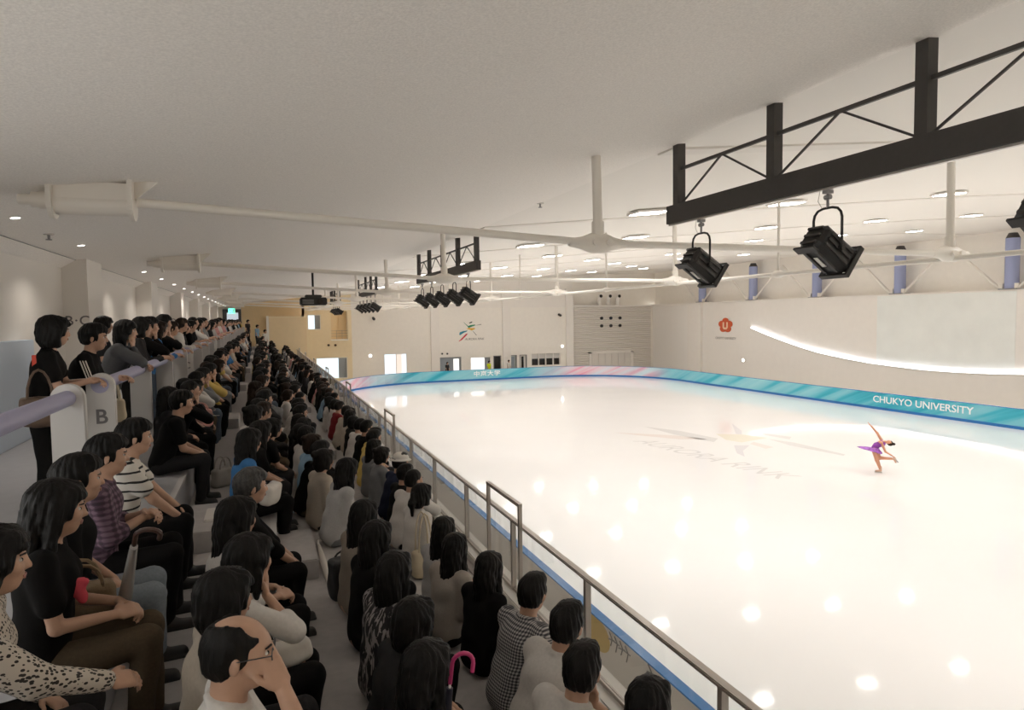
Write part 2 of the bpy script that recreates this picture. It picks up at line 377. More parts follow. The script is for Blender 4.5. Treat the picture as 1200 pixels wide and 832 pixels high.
MB().box(25.9, 29.2, ENDY+.14, ENDY+.18, -4.27, -3.75).build('blind', mat('grey_blind', (0.62, 0.6, 0.58), 0.7), o)
for x in (25.93, 26.75, 27.55, 28.4, 29.17): MB().box(x-.04, x+.04, ENDY+.05, ENDY+.24, -4.95, -3.75).build('mullion', M_whitep, o)
# shutter with slats
sh = struct('door_6', 'large ribbed roller shutter with a small door in it')
for i in range(32):
    z0 = ICE + 0.03 + i*0.218
    MB().add([(30.75, ENDY+.30, z0), (40.3, ENDY+.30, z0), (40.3, ENDY+.22, z0+.05), (30.75, ENDY+.22, z0+.05), (40.3, ENDY+.22, z0+.17), (30.75, ENDY+.22, z0+.17), (40.3, ENDY+.30, z0+.215), (30.75, ENDY+.30, z0+.215)],
             [(0, 1, 2, 3), (3, 2, 4, 5), (5, 4, 6, 7)]).build('slat', mat('shutter_slat', (0.74, 0.70, 0.65), 0.5), sh)
MB().box(30.6, 41.2, ENDY+.31, ENDY+.36, ICE, 1.1).build('shutter_back', M_wall, sh)
MB().box(30.6, 40.45, ENDY+.1, ENDY+.5, 1.08, 1.22).build('shutter_head', M_whitep, sh)
b = MB().box(32.6, 32.9, ENDY+.1, ENDY+.3, ICE, -3.75).box(37.7, 38.0, ENDY+.1, ENDY+.3, ICE, -3.75).box(32.6, 38.0, ENDY+.1, ENDY+.3, -3.95, -3.7)
b.build('door_frame', M_wall2, sh)
for k in range(6): MB().box(32.95+k*.8, 32.95+k*.8+.76, ENDY+.16, ENDY+.2, ICE, -3.97).build('door_panel', mat('shutter_slat'), sh)
for r_, zz in enumerate((-.18, -1.0)):
    for c in range(3):
        n = thing('air_nozzle', '%s of three black round air nozzles in the %s row on the shutter' % (['left', 'middle', 'right'][c], ['upper', 'lower'][r_]), 'nozzle', (34.15+c*1.12, ENDY+.2, zz), 0, 'air nozzles on the shutter')
        MB().tube([(0, .06, 0), (0, -.1, 0)], .17, 16).build('nozzle_ring', M_dgrey, n, True)
        MB().tube([(0, -.08, 0), (0, -.13, 0)], [.12, .10], 16).build('nozzle_core', M_blackl, n, True)
for c in range(3):
    n = thing('duct_outlet', '%s white duct with a black outlet above the shutter' % ['left', 'middle', 'right'][c], 'duct', (34.15+c*1.12, ENDY+.7, 1.23), 0, 'ducts above the shutter')
    MB().tube([(0, 0, 0), (0, 0, .75), (0, -.12, .92), (0, -.4, .95)], .22, 14).build('duct_body', M_whitep, n, True)
    MB().tube([(0, -.4, .95), (0, -.46, .95)], .17, 14).build('outlet', M_blackl, n, True)
# end wall spotlights, cameras
def spot(x, y, z, label, facing=(0, -1, 0)):
    t = thing('wall_spotlight', label, 'spotlight', (x, y, z), 0, 'small lit wall spotlights')
    f = Vector(facing)
    MB().tube([(0, 0, 0), f*.10], .16, 14).build('housing', M_whitep, t, True)
    MB().tube([f*.10, f*.13], .13, 14).build('lens', mat('spot_glow', (.9, .9, .9), .3, emit=((1, .97, .9), 5)), t, True)
spot(9.5, ENDY, -3.4, 'small glowing round light left of the bright end wall window')
spot(29.35, ENDY, -3.05, 'small glowing round light above the long viewing window')
spot(RWX-.1, 48.35, -4.07, 'small glowing round light on the right hand wall', (-1, 0, 0))
def cctv(p, label):
    t = thing('wall_camera', label, 'camera', p, 0, 'dark cameras on the end wall')
    MB().box(-.05, .05, -.35, 0, -.03, .03).build('bracket', M_whitep, t)
    MB().tube([(0, -.2, -.05), (0, -.62, -.16)], .13, 10).build('camera_body', M_blackl, t, True)
cctv(at_y(437, 372, ENDY), 'small dark camera high on the end wall, left of the pilasters')
cctv(at_y(654, 359+9, ENDY), 'small dark camera high on the end wall near the shutter')
for i, px in enumerate((518, 524)):
    t = thing('wall_speaker', 'tiny dark round fitting above the wide grey doorway, %s of two' % ['left', 'right'][i], 'fitting', at_y(px, 414.5, ENDY), 0, 'round fittings above the doorway')
    MB().tube([(0, 0, 0), (0, -.08, 0)], .10, 12).build('rim', M_grey, t, True); MB().tube([(0, -.08, 0), (0, -.1, 0)], .07, 12).build('cone', M_blackl, t, True)
for i, px in enumerate((385, 393)):
    t = thing('wall_speaker', 'tiny brown round fitting on the yellow wall, %s of two' % ['left', 'right'][i], 'fitting', at_y(px, 404.5, ENDY), 0, 'round fittings on the yellow wall')
    MB().tube([(0, 0, 0), (0, -.08, 0)], .12, 12).build('rim', mat('brown_fitting', (.25, .17, .08), .5), t, True); MB().tube([(0, -.08, 0), (0, -.1, 0)], .07, 12).build('cone', M_blackl, t, True)

# ---- rink logo on the end wall (leaping star figure of five brush strokes)
def poly_decal(name, pts, m, parent, f, d=0.02):
    MB().prism(pts, f, d).build(name, m, parent)
lg = thing('wall_logo', 'colourful leaping star logo of brush strokes with grey lettering below', 'logo', (19.3, ENDY-.001, -1.3))
LGC = dict(black=(.03, .03, .03), green=(.03, .25, .12), yellow=(.80, .45, .04), teal=(.02, .25, .36), red=(.62, .06, .10), grey=(.3, .27, .25))
def LM(c): return mat('logo_'+c, LGC[c], .5)
S = 1/13.1*63.3/59.5
def crop_to(u, v):       # crop pixel of the 20.8x zoom -> metres about the logo centre
    p = at_y(530+u/20.8, 365+v/20.8, ENDY); return (p.x-19.3, p.z+1.3)
fl = lambda u, v, d: (u, -d, v)
for nm, c, pts in [('head_stroke', 'black', [(405, 285), (430, 262), (480, 245), (492, 255), (470, 275), (430, 292)]),
                   ('arm_stroke', 'green', [(375, 395), (395, 350), (450, 330), (560, 318), (545, 345), (470, 372), (410, 398)]),
                   ('left_arm_stroke', 'green', [(265, 255), (300, 280), (400, 365), (380, 375), (310, 300)]),
                   ('right_line', 'grey', [(540, 345), (700, 305), (712, 322), (560, 338)]),
                   ('body_stroke', 'yellow', [(340, 430), (400, 400), (480, 405), (560, 405), (545, 430), (470, 465), (420, 440)]),
                   ('wing_stroke', 'teal', [(170, 570), (180, 510), (260, 480), (375, 462), (350, 490), (260, 530), (200, 575)]),
                   ('leg_stroke', 'red', [(150, 735), (230, 650), (330, 545), (380, 535), (350, 580), (240, 690), (175, 730)]),
                   ('leg_line', 'grey', [(490, 470), (510, 480), (600, 580), (580, 580)])]:
    poly_decal(nm, [crop_to(*p) for p in pts], LM(c), lg, fl)
me = text_mesh('logo_lettering', 'AURORA RINK', 0.30, LM('grey'), 0.004, shear=.25, bold=.004)
link('logo_lettering', me, lg, None, frame3((*[crop_to(540, 672)[0]], -.01, crop_to(540, 672)[1]), (1, 0, 0), (0, 0, 1), (0, -1, 0)))

# ---- right wall
wr = struct('wall_right', 'pale right hand wall beyond the ice')
MB().box(RWX, RWX+.3, -8, 48.7, ICE, 1.2).build('wall_panel', M_wall2, wr)
MB().box(RWX+.25, RWX+.5, 48.7, 54.8, ICE, 1.2).build('emblem_panel', M_wall2, wr)
MB().box(RWX, RWX+.5, 54.8, 57.0, ICE, 1.2).build('column_panel', M_wall2, wr)
MB().box(RWX+.15, RWX+.5, 57.0, ENDY+.4, ICE, 1.0).build('sliding_door', M_whitep, wr)
MB().box(RWX, RWX+.3, 57.0, ENDY+.4, 1.0, 1.2).build('door_head', M_wall2, wr)
MB().box(RWX-.05, RWX+1.2, -8, ENDY+.4, 1.2, 1.26).build('ledge', M_wall2, wr)
MB().box(RWX+1.0, RWX+1.2, -8, ENDY+2, 1.2, 5.6).build('upper_wall', M_wall, wr)
scr = MB().box(RWX-.015, RWX, 25.55, 34.75, -3.45, 1.16).build('trim_2', mat('projection_panel', (0.83, 0.85, 0.82), 0.35, noise=(.8, .03, 5))); tag(scr, 'large pale projection panel on the right wall', None, None, 'structure')
for k in range(9):
    y = 26.0+7.22*k-7.22*4
    if y > ENDY-1: continue
    t = thing('blue_column', 'blue roof column on the right wall ledge, %s from the near end' % ordinal(k+1), 'column', (RWX+.25, y, 1.25), 0, 'blue roof columns on the right wall')
    MB().tube([(0, 0, 0), (0, 0, 2.95)], .36, 14).build('shaft', M_bluecol, t, True)
    MB().tube([(0, 0, 2.95), (0, 0, 3.25)], [.36, .22], 14).build('cap', M_dark, t, True)
    MB().box(-.42, .42, -.5, .5, 0, .06).build('base_plate', M_grey, t)
    for s in (-1, 1):
        MB().tube([(-.25, s*.55, .12), (-.25, s*3.4, 2.75)], .085, 8).build('brace', M_white, t, True)
        MB().box(-.3, -.1, s*.45-.12, s*.45+.12, .05, .35).build('brace_foot', M_white, t)
# LED line
ctrl = [(880, 384), (900, 392.5), (920, 400), (940, 407), (960, 413), (990, 419.5), (1020, 425), (1050, 429), (1085, 433), (1120, 435.5), (1160, 437.2), (1200, 438), (1240, 437.5)]
pts = [at_x(px, py, RWX-.05) for px, py in ctrl]
led = thing('led_wall_light', 'thin curved glowing white light line on the right wall', 'light line', pts[0])
MB().tube([p-pts[0] for p in pts], .036, 8).build('light_tube', M_led, led, True)
MB().tube([p-pts[0]+Vector((.03, 0, -.07)) for p in pts], .05, 8).build('light_channel', M_whitep, led, True)
for a_, b_ in zip(pts[::3], pts[3::3]):
    la = bpy.data.lights.new('led_line_lamp', 'AREA'); la.shape = 'RECTANGLE'; d = (b_-a_); la.size = d.length; la.size_y = .08; la.energy = 3.2*d.length/4; la.color = (.93, .94, 1)
    lo = bpy.data.objects.new('led_line_lamp', la); COL.objects.link(lo); lo.parent = led
    dx = d.normalized(); sd = Vector((.75, 0, .65)); sd = (sd-dx*sd.dot(dx)).normalized()        # shines up onto the wall
    lo.matrix_local = frame3((a_+b_)/2-pts[0]+Vector((-.12, 0, .05)), dx, (-sd).cross(dx), -sd)
# emblem
em = thing('wall_emblem', 'orange red five petal emblem with a pale letter U and lettering', 'emblem', (RWX+.25, 51.35, -.98))
po = []
for i in range(60):
    a = math.pi/2+2*math.pi*i/60; r = .50+.20*abs(math.cos(2.5*(a-math.pi/2)))**.7
    po.append((r*math.cos(a)*1.45, r*math.sin(a)*1.0))
fe = lambda u, v, d: (-d, -u, v)
poly_decal('petals', po, mat('emblem_orange', (.62, .10, .03), .5), em, fe, .05)
U = [(-.36, .30), (-.36, -.20), (-.20, -.38), (.20, -.38), (.36, -.20), (.36, .30), (.17, .30), (.17, -.14), (.10, -.2), (-.10, -.2), (-.17, -.14), (-.17, .30)]
poly_decal('letter', U, mat('emblem_cream', (.95, .68, .48), .5), em, lambda u, v, d: (-.05-d, -u, v), .02)
me = text_mesh('emblem_lettering', 'CHUKYO UNIVERSITY', .30, LM('grey'), .004, bold=.003)
link('emblem_lettering', me, em, None, frame3((-.01, 0, -1.22), (0, -1, 0), (0, 0, 1), (-1, 0, 0)))
# wall behind the camera closes the hall
nw = MB().box(WALLX-.2, RWX+1.2, -8.3, -8, ICE, 5).build('wall_near', M_wall); tag(nw, 'pale wall behind the viewpoint', None, None, 'structure')
MB().box(WALLX-.2, 4.6, -6.1, -6, ICE, 2.5).build('stand_end', M_wall, nw)
# ================================================================== DASHER BOARDS
def board_mat():
    m = bpy.data.materials.new('board_print'); m.use_nodes = True; nt = m.node_tree; N = nt.nodes; L = nt.links
    p = N['Principled BSDF']; p.inputs['Roughness'].default_value = .3
    uv = N.new('ShaderNodeUVMap'); sep = N.new('ShaderNodeSeparateXYZ'); L.new(uv.outputs[0], sep.inputs[0])
    # slanted, stretched coordinates for the diagonal streaks
    mp = N.new('ShaderNodeMapping'); mp.inputs['Rotation'].default_value = (0, 0, math.radians(38)); mp.inputs['Scale'].default_value = (.55, 1.0, 1)
    L.new(uv.outputs[0], mp.inputs['Vector'])
    mp2 = N.new('ShaderNodeMapping'); mp2.inputs['Scale'].default_value = (.10, 1.1, 1); L.new(mp.outputs[0], mp2.inputs['Vector'])
    n1 = N.new('ShaderNodeTexNoise'); n1.inputs['Scale'].default_value = 1.0; n1.inputs['Detail'].default_value = 3; L.new(mp2.outputs[0], n1.inputs['Vector'])
    r1 = N.new('ShaderNodeValToRGB'); L.new(n1.outputs['Fac'], r1.inputs[0])
    e = r1.color_ramp.elements; e[0].position = .30; e[0].color = (.0, .30, .42, 1); e[1].position = .68; e[1].color = (.34, .66, .72, 1)
    x = e.new(.40); x.color = (.05, .45, .58, 1); x = e.new(.47); x.color = (.19, .56, .66, 1)
    n2 = N.new('ShaderNodeTexNoise'); n2.inputs['Scale'].default_value = 1.7; n2.inputs['Detail'].default_value = 2; L.new(mp2.outputs[0], n2.inputs['Vector'])
    r2 = N.new('ShaderNodeValToRGB'); L.new(n2.outputs['Fac'], r2.inputs[0])
    e = r2.color_ramp.elements; e[0].position = .33; e[0].color = (.86, .28, .42, 1); e[1].position = .66; e[1].color = (.72, .80, .86, 1)
    x = e.new(.48); x.color = (.84, .62, .68, 1)
    # where the print turns pink, along the length of the board (metres)
    mr = N.new('ShaderNodeMapRange'); mr.inputs['From Max'].default_value = BOARD_LEN; L.new(sep.outputs[0], mr.inputs['Value'])
    rp = N.new('ShaderNodeValToRGB'); L.new(mr.outputs[0], rp.inputs[0]); rp.color_ramp.interpolation = 'EASE'
    e = rp.color_ramp.elements; e[0].position = 0; e[0].color = (0, 0, 0, 1); e[1].position = 1; e[1].color = (0, 0, 0, 1)
    for a, v in PINK:
        x = e.new(a/BOARD_LEN); x.color = (v, v, v, 1)
    mx = N.new('ShaderNodeMix'); mx.data_type = 'RGBA'; L.new(rp.outputs[0], mx.inputs['Factor']); L.new(r1.outputs[0], mx.inputs['A']); L.new(r2.outputs[0], mx.inputs['B'])
    L.new(mx.outputs['Result'], p.inputs['Base Color'])
    return m
loop = rounded(0, 16)
arc = [0.0]
for (xa, ya), (xb, yb) in zip(loop, loop[1:]+loop[:1]): arc.append(arc[-1]+math.hypot(xb-xa, yb-ya))
BOARD_LEN = arc[-1]
def arc_at(x, y):
    return min(range(len(loop)), key=lambda i: math.hypot(loop[i][0]-x, loop[i][1]-y))
# loop runs near right corner -> right side -> far right corner -> far end -> far left corner
s_fr = arc[16+1]           # start of far right corner
s_fe = s_fr+BR*math.pi/2; s_fl = s_fe+(BX1-BX0-2*BR); s_ls = s_fl+BR*math.pi/2
PINK = [(s_fr+1.0, 0), (s_fr+4.5, .8), (s_fr+11.0, 1), (s_fr+14.0, .35), (s_fe+2.5, 0), (s_fl+1.0, 0), (s_fl+5.0, .35), (s_fl+9.0, 1), (s_ls+2.0, 1), (s_ls+12, .2), (s_ls+16, 0)]
MBD = board_mat()
BH = 1.0
M_cap = mat('blue_cap', (.035, .20, .52), .22); M_kick = mat('blue_kick', (.02, .16, .45), .4); M_bback = mat('board_back', (.60, .575, .54), .35)
bd = thing('dasher_board', 'teal and pink printed rink barrier with blue kick strip around the ice', 'barrier', ((BX0+BX1)/2, (BY0+BY1)/2, ICE))
bo = Vector(bd.location)
def ring_wall(name, off0, off1, z0, z1, m, uv=False, n=16, smooth=True):
    A = rounded(off0, n); B = rounded(off1, n); k = len(A)
    vs = [(x-bo.x, y-bo.y, z) for P in (A, B) for z in (z0, z1) for x, y in P]; fs = []
    for i in range(k):
        j = (i+1) % k
        fs += [(i, j, k+j, k+i), (2*k+i, 3*k+i, 3*k+j, 2*k+j), (k+i, k+j, 3*k+j, 3*k+i), (i, 2*k+i, 2*k+j, j)]
    me = bpy.data.meshes.new(name); me.from_pydata(vs, [], fs); me.materials.append(m)
    if uv:
        ul = me.uv_layers.new(name='UVMap')
        for pi, p in enumerate(me.polygons):
            i = pi//4
            for li in p.loop_indices:
                vi = me.loops[li].vertex_index; c = vi % k
                s = arc[c] if not (i == k-1 and c == 0) else arc[k]
                ul.data[li].uv = (s, me.vertices[vi].co.z)
    bm = bmesh.new(); bm.from_mesh(me); bmesh.ops.recalc_face_normals(bm, faces=bm.faces); bm.to_mesh(me); bm.free()
    return link(name, me, bd)
ring_wall('board_face', 0.0, 0.03, .14, BH-.0, MBD, True)
ring_wall('kick_strip', -.02, 0.03, 0.0, .15, M_kick)
ring_wall('board_back', .05, .10, -.0, BH, M_bback)
ring_wall('cap_rail', -.015, .14, BH, BH+.025, M_cap)
M_btxt = mat('board_lettering', (.92, .92, .92), .4)
me = text_mesh('lettering', 'CHUKYO UNIVERSITY', 1.0, M_btxt, .004, bold=.012)
xs = [v.co.x for v in me.vertices]; ys = [v.co.y for v in me.vertices]; wx = max(xs)-min(xs); hy = max(ys)-min(ys)
for v in me.vertices: v.co.x *= 6.15/wx; v.co.y *= .40/hy
link('lettering', me, bd, None, frame3((BX1-.008-bo.x, 27.1-bo.y, .60), (0, -1, 0), (0, 0, 1), (-1, 0, 0)))
me = text_mesh('lettering', '中京大学', 1.0, M_btxt, .004, bold=.02, spacing=1.15)
xs = [v.co.x for v in me.vertices]; ys = [v.co.y for v in me.vertices]; wx = max(xs)-min(xs) if xs else 1; hy = max(ys)-min(ys) if ys else 1
for v in me.vertices: v.co.x *= 2.6/wx; v.co.y *= .52/hy
link('lettering', me, bd, None, frame3((19.8-bo.x, BY1-.012-bo.y, .60), (1, 0, 0), (0, 0, 1), (0, -1, 0)))
# sponsor marks on the back of the near board (gold disc, grey script)
fb = lambda u, v, d: (BX0-.10-d-bo.x, u-bo.y, v)
_g = at_x(700, 742, BX0-.1); disc = [(_g.y+.42*math.cos(2*math.pi*i/28), _g.z-ICE+.26*math.sin(2*math.pi*i/28)) for i in range(28)]
MB().prism(disc, fb, .004).build('gold_disc', mat('gold_print', (.50, .36, .12), .4), bd)
GR = mat('grey_print', (.20, .19, .19), .5)
_s1, _s2 = at_x(717, 750, BX0-.1), at_x(763, 789, BX0-.1)
for y0, zz, n in ((_s1.y, _s1.z-ICE, 4), (_s2.y, _s2.z-ICE, 1)):
    b = MB(); rg = random.Random(3)
    for i in range(n):
        yy = y0-i*.16
        b.tube([fb(yy+.07, zz+.10, .002), fb(yy-.02, zz+.02, .002), fb(yy+.03, zz-.10-.03*(i % 2), .002)], .013, 5).tube([fb(yy+.10, zz-.02+.03*(i % 2), .002), fb(yy-.08, zz+.02, .002)], .012, 5)
    b.build('script_mark', GR, bd)

# ================================================================== ICE MARKINGS
im = thing('ice_marking', 'faint star figure and lettering painted under the ice', 'marking', (0, 0, ICE))
def ice_pt(u, v):
    p = at_z(720+u/4.2857, 470+v/4.2857, ICE); return (p.x, p.y)
IC = dict(grey=(.74, .725, .72), pink=(.84, .76, .72), yel=(.84, .80, .68), lil=(.76, .74, .77))
for nm, c, pts in [('brush_stroke', 'grey', [(150, 128), (330, 150), (520, 188), (500, 206), (300, 168)]), ('brush_stroke', 'pink', [(0, 158), (300, 172), (470, 192), (330, 192), (120, 172)]),
                   ('brush_stroke', 'yel', [(510, 165), (640, 168), (770, 185), (640, 208), (560, 195)]), ('brush_stroke', 'lil', [(590, 112), (640, 150), (640, 168), (610, 165)]),
                   ('brush_stroke', 'lil', [(600, 222), (680, 222), (645, 250), (655, 280), (615, 262)]), ('brush_stroke', 'grey', [(730, 158), (890, 180), (880, 192), (760, 172)]),
                   ('brush_stroke', 'grey', [(770, 190), (900, 208), (1160, 268), (1150, 275), (880, 222)]), ('brush_stroke', 'pink', [(700, 205), (800, 232), (760, 240), (680, 215)])]:
    MB().prism([ice_pt(*p) for p in pts], lambda u, v, d: (u, v, .0015+d), .001).build(nm, mat('ice_'+c, IC[c], .18), im)
a0 = Vector((*ice_pt(110, 192), 0)); a1 = Vector((*ice_pt(900, 392), 0)); dx = (a1-a0).normalized(); L_ = (a1-a0).length
me = text_mesh('lettering', 'AURORA RINK', 1.0, mat('ice_grey'), .0005, shear=.3)
xs = [v.co.x for v in me.vertices]; ys = [v.co.y for v in me.vertices]; wx = max(xs)-min(xs); hy = max(ys)-min(ys)
for v in me.vertices: v.co.x *= L_*.96/wx; v.co.y *= 1.05/hy
c = (a0+a1)/2
link('lettering', me, im, None, frame3((c.x, c.y, .002), dx, Vector((-dx.y, dx.x, 0)), (0, 0, 1)))

# ================================================================== ROOF LAMPS (the hall's lighting)
proto_me = {}
b = MB().box(-.42, .42, -.26, .26, 0, .05); proto_me['f'] = b.mesh('lamp_frame', M_whitep, bevel=.008)
b = MB().box(-.37, .37, -.21, .21, -.012, 0.0); proto_me['g'] = b.mesh('lamp_diffuser', M_lampglow)
li = 0
for iy, y in enumerate([-1, 6, 13, 20, 27, 34, 41, 48, 55]):
    for ix, x in enumerate((8.2, 12.1, 17.7, 23.1, 28.6, 34.1)):
        if ix == 0 and -1 < y < 13: continue
        z = roof_z(x)-.075
        t = thing('roof_lamp', 'rectangular white roof lamp, %s from the stand in the %s lamp row' % (ordinal(ix+1), ordinal(iy+1)), 'lamp', (x, y, z), 0, 'rectangular roof lamps above the ice')
        t.rotation_euler = (0, -math.atan((roof_z(x+.5)-roof_z(x-.5))), 0)
        link('frame', proto_me['f'], t); link('diffuser', proto_me['g'], t)
        la = bpy.data.lights.get('roof_lamp_light')
        if la is None:
            la = bpy.data.lights.new('roof_lamp_light', 'AREA'); la.shape = 'RECTANGLE'; la.size = .72; la.size_y = .40; la.energy = LAMP_W; la.color = LAMP_COL; la.spread = math.radians(125)
        lo = bpy.data.objects.new('roof_lamp_light', la); COL.objects.link(lo); lo.parent = t; lo.location = (0, 0, -.03); lo.rotation_euler = (0, math.atan((roof_z(x+.5)-roof_z(x-.5))), 0)

# ================================================================== WALKWAY DOWNLIGHTS, SPRINKLERS
dl_me = MB().tube([(0, 0, -.012), (0, 0, 0)], .042, 18).mesh('diffuser', M_downglow, True); dr_me = MB().tube([(0, 0, -.008), (0, 0, .01)], .055, 18).mesh('rim', M_whitep, True)
n = 0
for k in range(19):
    if k == 2: continue
    y = 8.64+2.8*k; x = -2.44; n += 1
    if y > 54: break
    t = thing('downlight', 'round glowing ceiling downlight over the walkway, %s from the near end' % ordinal(n), 'downlight', (x, y, roof_z(x)-.004), 0, 'round downlights over the walkway')
    t.rotation_euler = (0, -math.atan(.1216), 0)
    link('diffuser', dl_me, t); link('rim', dr_me, t)
    la = bpy.data.lights.get('downlight_lamp')
    if la is None:
        la = bpy.data.lights.new('downlight_lamp', 'AREA'); la.shape = 'DISK'; la.size = .08; la.energy = 6.0; la.color = (1, .92, .82); la.spread = math.radians(130)
    lo = bpy.data.objects.new('downlight_lamp', la); COL.objects.link(lo); lo.parent = t; lo.location = (0, 0, -.02)
for px, py, lab in ((57, 274, 'small dark sprinkler on the ceiling above the walkway'), (633, 238, 'small grey sprinkler on the ceiling beyond the near tie rod')):
    d = ray(px, py); Y = 3.0
    while d.z/d.y*Y < roof_z(d.x/d.y*Y) and Y < 60: Y += .02
    p = d*(Y/d.y)
    t = thing('sprinkler', lab, 'sprinkler', p, 0, 'ceiling sprinklers')
    MB().tube([(0, 0, .02), (0, 0, -.015)], .06, 12).build('plate', M_silver, t, True); MB().tube([(0, 0, 0), (0, 0, -.07)], [.018, .014], 8).build('body', M_grey, t, True); MB().tube([(0, 0, -.07), (0, 0, -.08)], .035, 10).build('deflector', M_grey, t, True)

# ================================================================== HANGING LIGHTING BEAMS AND FLOODLIGHTS
HX = 4.70; HTOP = 2.02; BB = 1.106; BT = 1.32
def floodlight():
    t = thing('floodlight', '', 'floodlight')
    # local: hangs from z=0 (beam underside), body axis in the XZ plane pointing to +X and down
    ca, sa = math.cos(math.radians(35)), math.sin(math.radians(35))
    ax = Vector((ca, 0, -sa)); ay = Vector((0, 1, 0)); az = Vector((sa, 0, ca)); c = Vector((0.02, 0, -.52)); K = .77
    def P(x, y, z): return c+ax*(x*K)+ay*(y*K)+az*(z*K)
    def OB(b, p, hx, hy, hz): return b.obox(p, ax, ay, az, hx*K, hy*K, hz*K)
    prof = [(-.10, -.17), (.10, -.17), (.17, -.10), (.17, .10), (.10, .17), (-.10, .17), (-.17, .10), (-.17, -.10)]
    b = MB(); n = 8
    secs = [(-.26, .74), (-.22, .95), (.20, 1.0), (.25, 1.0)]
    vs = [P(x, y*s, z*s) for x, s in secs for y, z in prof]
    fs = [tuple(range(n-1, -1, -1)), tuple(3*n+i for i in range(n))]
    for j in range(3):
        for i in range(n): fs.append((j*n+i, j*n+(i+1) % n, (j+1)*n+(i+1) % n, (j+1)*n+i))
    b.add(vs, fs).build('housing', M_blackl, t)
    M_lfin = mat('lamp_fin', (.05, .045, .042), .45)
    for zz in (-.13, 0.0, .13):                               # cooling ribs at the back and along the sides
        OB(MB(), P(-.27, 0, zz*.75), .018, .11, .014).build('rear_fin', M_lfin, t)
    for s in (-1, 1):
        for zz in (-.075, 0, .075): OB(MB(), P(0, s*.176, zz), .19, .012, .016).build('side_fin', M_lfin, t)
        OB(MB(), P(0, s*.085, -.174), .2, .02, .012).build('bottom_rail', M_lfin, t)
    b = MB()
    for s in (-1, 1): OB(OB(b, P(.26, s*.185, 0), .03, .012, .20), P(.26, 0, s*.19), .03, .19, .012)
    b.build('front_flange', M_blackl, t)
    OB(MB(), P(.248, 0, 0), .004, .15, .15).build('lens', M_darkglass, t)
    OB(MB(), P(-.25, 0, -.19), .05, .15, .012).build('rear_flap', M_blackl, t)
    OB(MB(), P(.0, .0, -.180), .085, .03, .003).build('rating_plate', M_whitep, t)
    yk = [(0.02, -.158, -.52), (0.02, -.158, -.25), (0.02, -.145, -.205), (0.02, -.11, -.17), (0.02, -.05, -.155), (.02, .05, -.155), (.02, .11, -.17), (.02, .145, -.205), (.02, .158, -.25), (.02, .158, -.52)]
    MB().tube(yk, .0115, 8).build('yoke', M_blackl, t, True)
    for s in (-1, 1): MB().tube([(.02, s*.13, -.52), (.02, s*.18, -.52)], .024, 10).build('yoke_knob', M_blackl, t, True)
    b = MB().tube([(.02, 0, -.155), (.02, 0, -.02)], .012, 8).tube([(.02, -.03, -.06), (.02, .03, -.06)], .022, 10).box(-.015, .055, -.03, .03, -.03, 0)
    b.build('clamp', M_grey, t, True)
    MB().tube([(.02, .09, 0), (.02, .11, -.08), (.02, .06, -.155)], .003, 5).build('safety_wire', M_silver, t)
    return t
fl0 = floodlight(); flc = 0
def beam(y0, y1, hang, lamps, nm):
    t = thing('lighting_beam', nm, 'beam', (HX, (y0+y1)/2, BB), 0, 'dark lighting beams hung over the stand edge')
    yc = (y0+y1)/2
    MB().box(-.055, .055, y0-yc, y1-yc, 0, BT-BB).build('beam', M_dark, t, bevel=.004)
    MB().box(-.02, .02, y0-yc, y1-yc, -.02, 0).build('mounting_rail', M_silver, t)
    for h in hang: MB().box(-.052, .052, h-yc-.052, h-yc+.052, BT-BB, HTOP-BB+.01).build('hanger', M_dark, t)
    zc = 1.73-BB; hs = sorted(hang)
    MB().bar((0, hs[0]-yc-.2 if hs[0] < 1 else hs[0]-yc, zc), (0, hs[-1]-yc, zc), .03, .035).build('top_chord', M_dark, t)
    for a, b_ in zip(hs, hs[1:]):
        m = (a+b_)/2-yc
        MB().bar((0, a-yc+.05, BT-BB), (0, m, zc), .018, .018).build('diagonal', M_dark, t); MB().bar((0, b_-yc-.05, BT-BB), (0, m, zc), .018, .018).build('diagonal', M_dark, t)
names = ['nearest', 'second', 'third', 'farthest']
B1 = dict(y=(.3, 6.98), h=[.51, 2.08, 3.65, 5.22, 6.79], l=[.95, 2.77, 4.58, 6.39])
B2 = dict(y=(14.6, 20.9), h=[14.75, 16.3, 17.8, 19.35, 20.75], l=[15.5, 16.75, 18.0, 19.2, 20.4])
B3 = dict(y=(28.9, 34.9), h=[29.1, 30.6, 32.2, 34.7], l=[29.6, 30.8, 32.0, 33.2, 34.4])
B4 = dict(y=(43.3, 49.3), h=[43.5, 46.5, 48, 49.1], l=[44, 45.2, 46.4, 47.6])
for i, B in enumerate((B1, B2, B3, B4)):
    beam(*B['y'], B['h'], B['l'], '%s dark steel lighting beam hanging on posts from the ceiling' % names[i])
    for j, y in enumerate(B['l']):
        o = fl0 if flc == 0 else copy_tree(fl0); flc += 1
        o.location = (HX, y, BB-.02)
        tag(o, 'black floodlight, %s from the near end under the %s lighting beam' % (ordinal(j+1), names[i]), 'floodlight', 'black floodlights under the lighting beams')
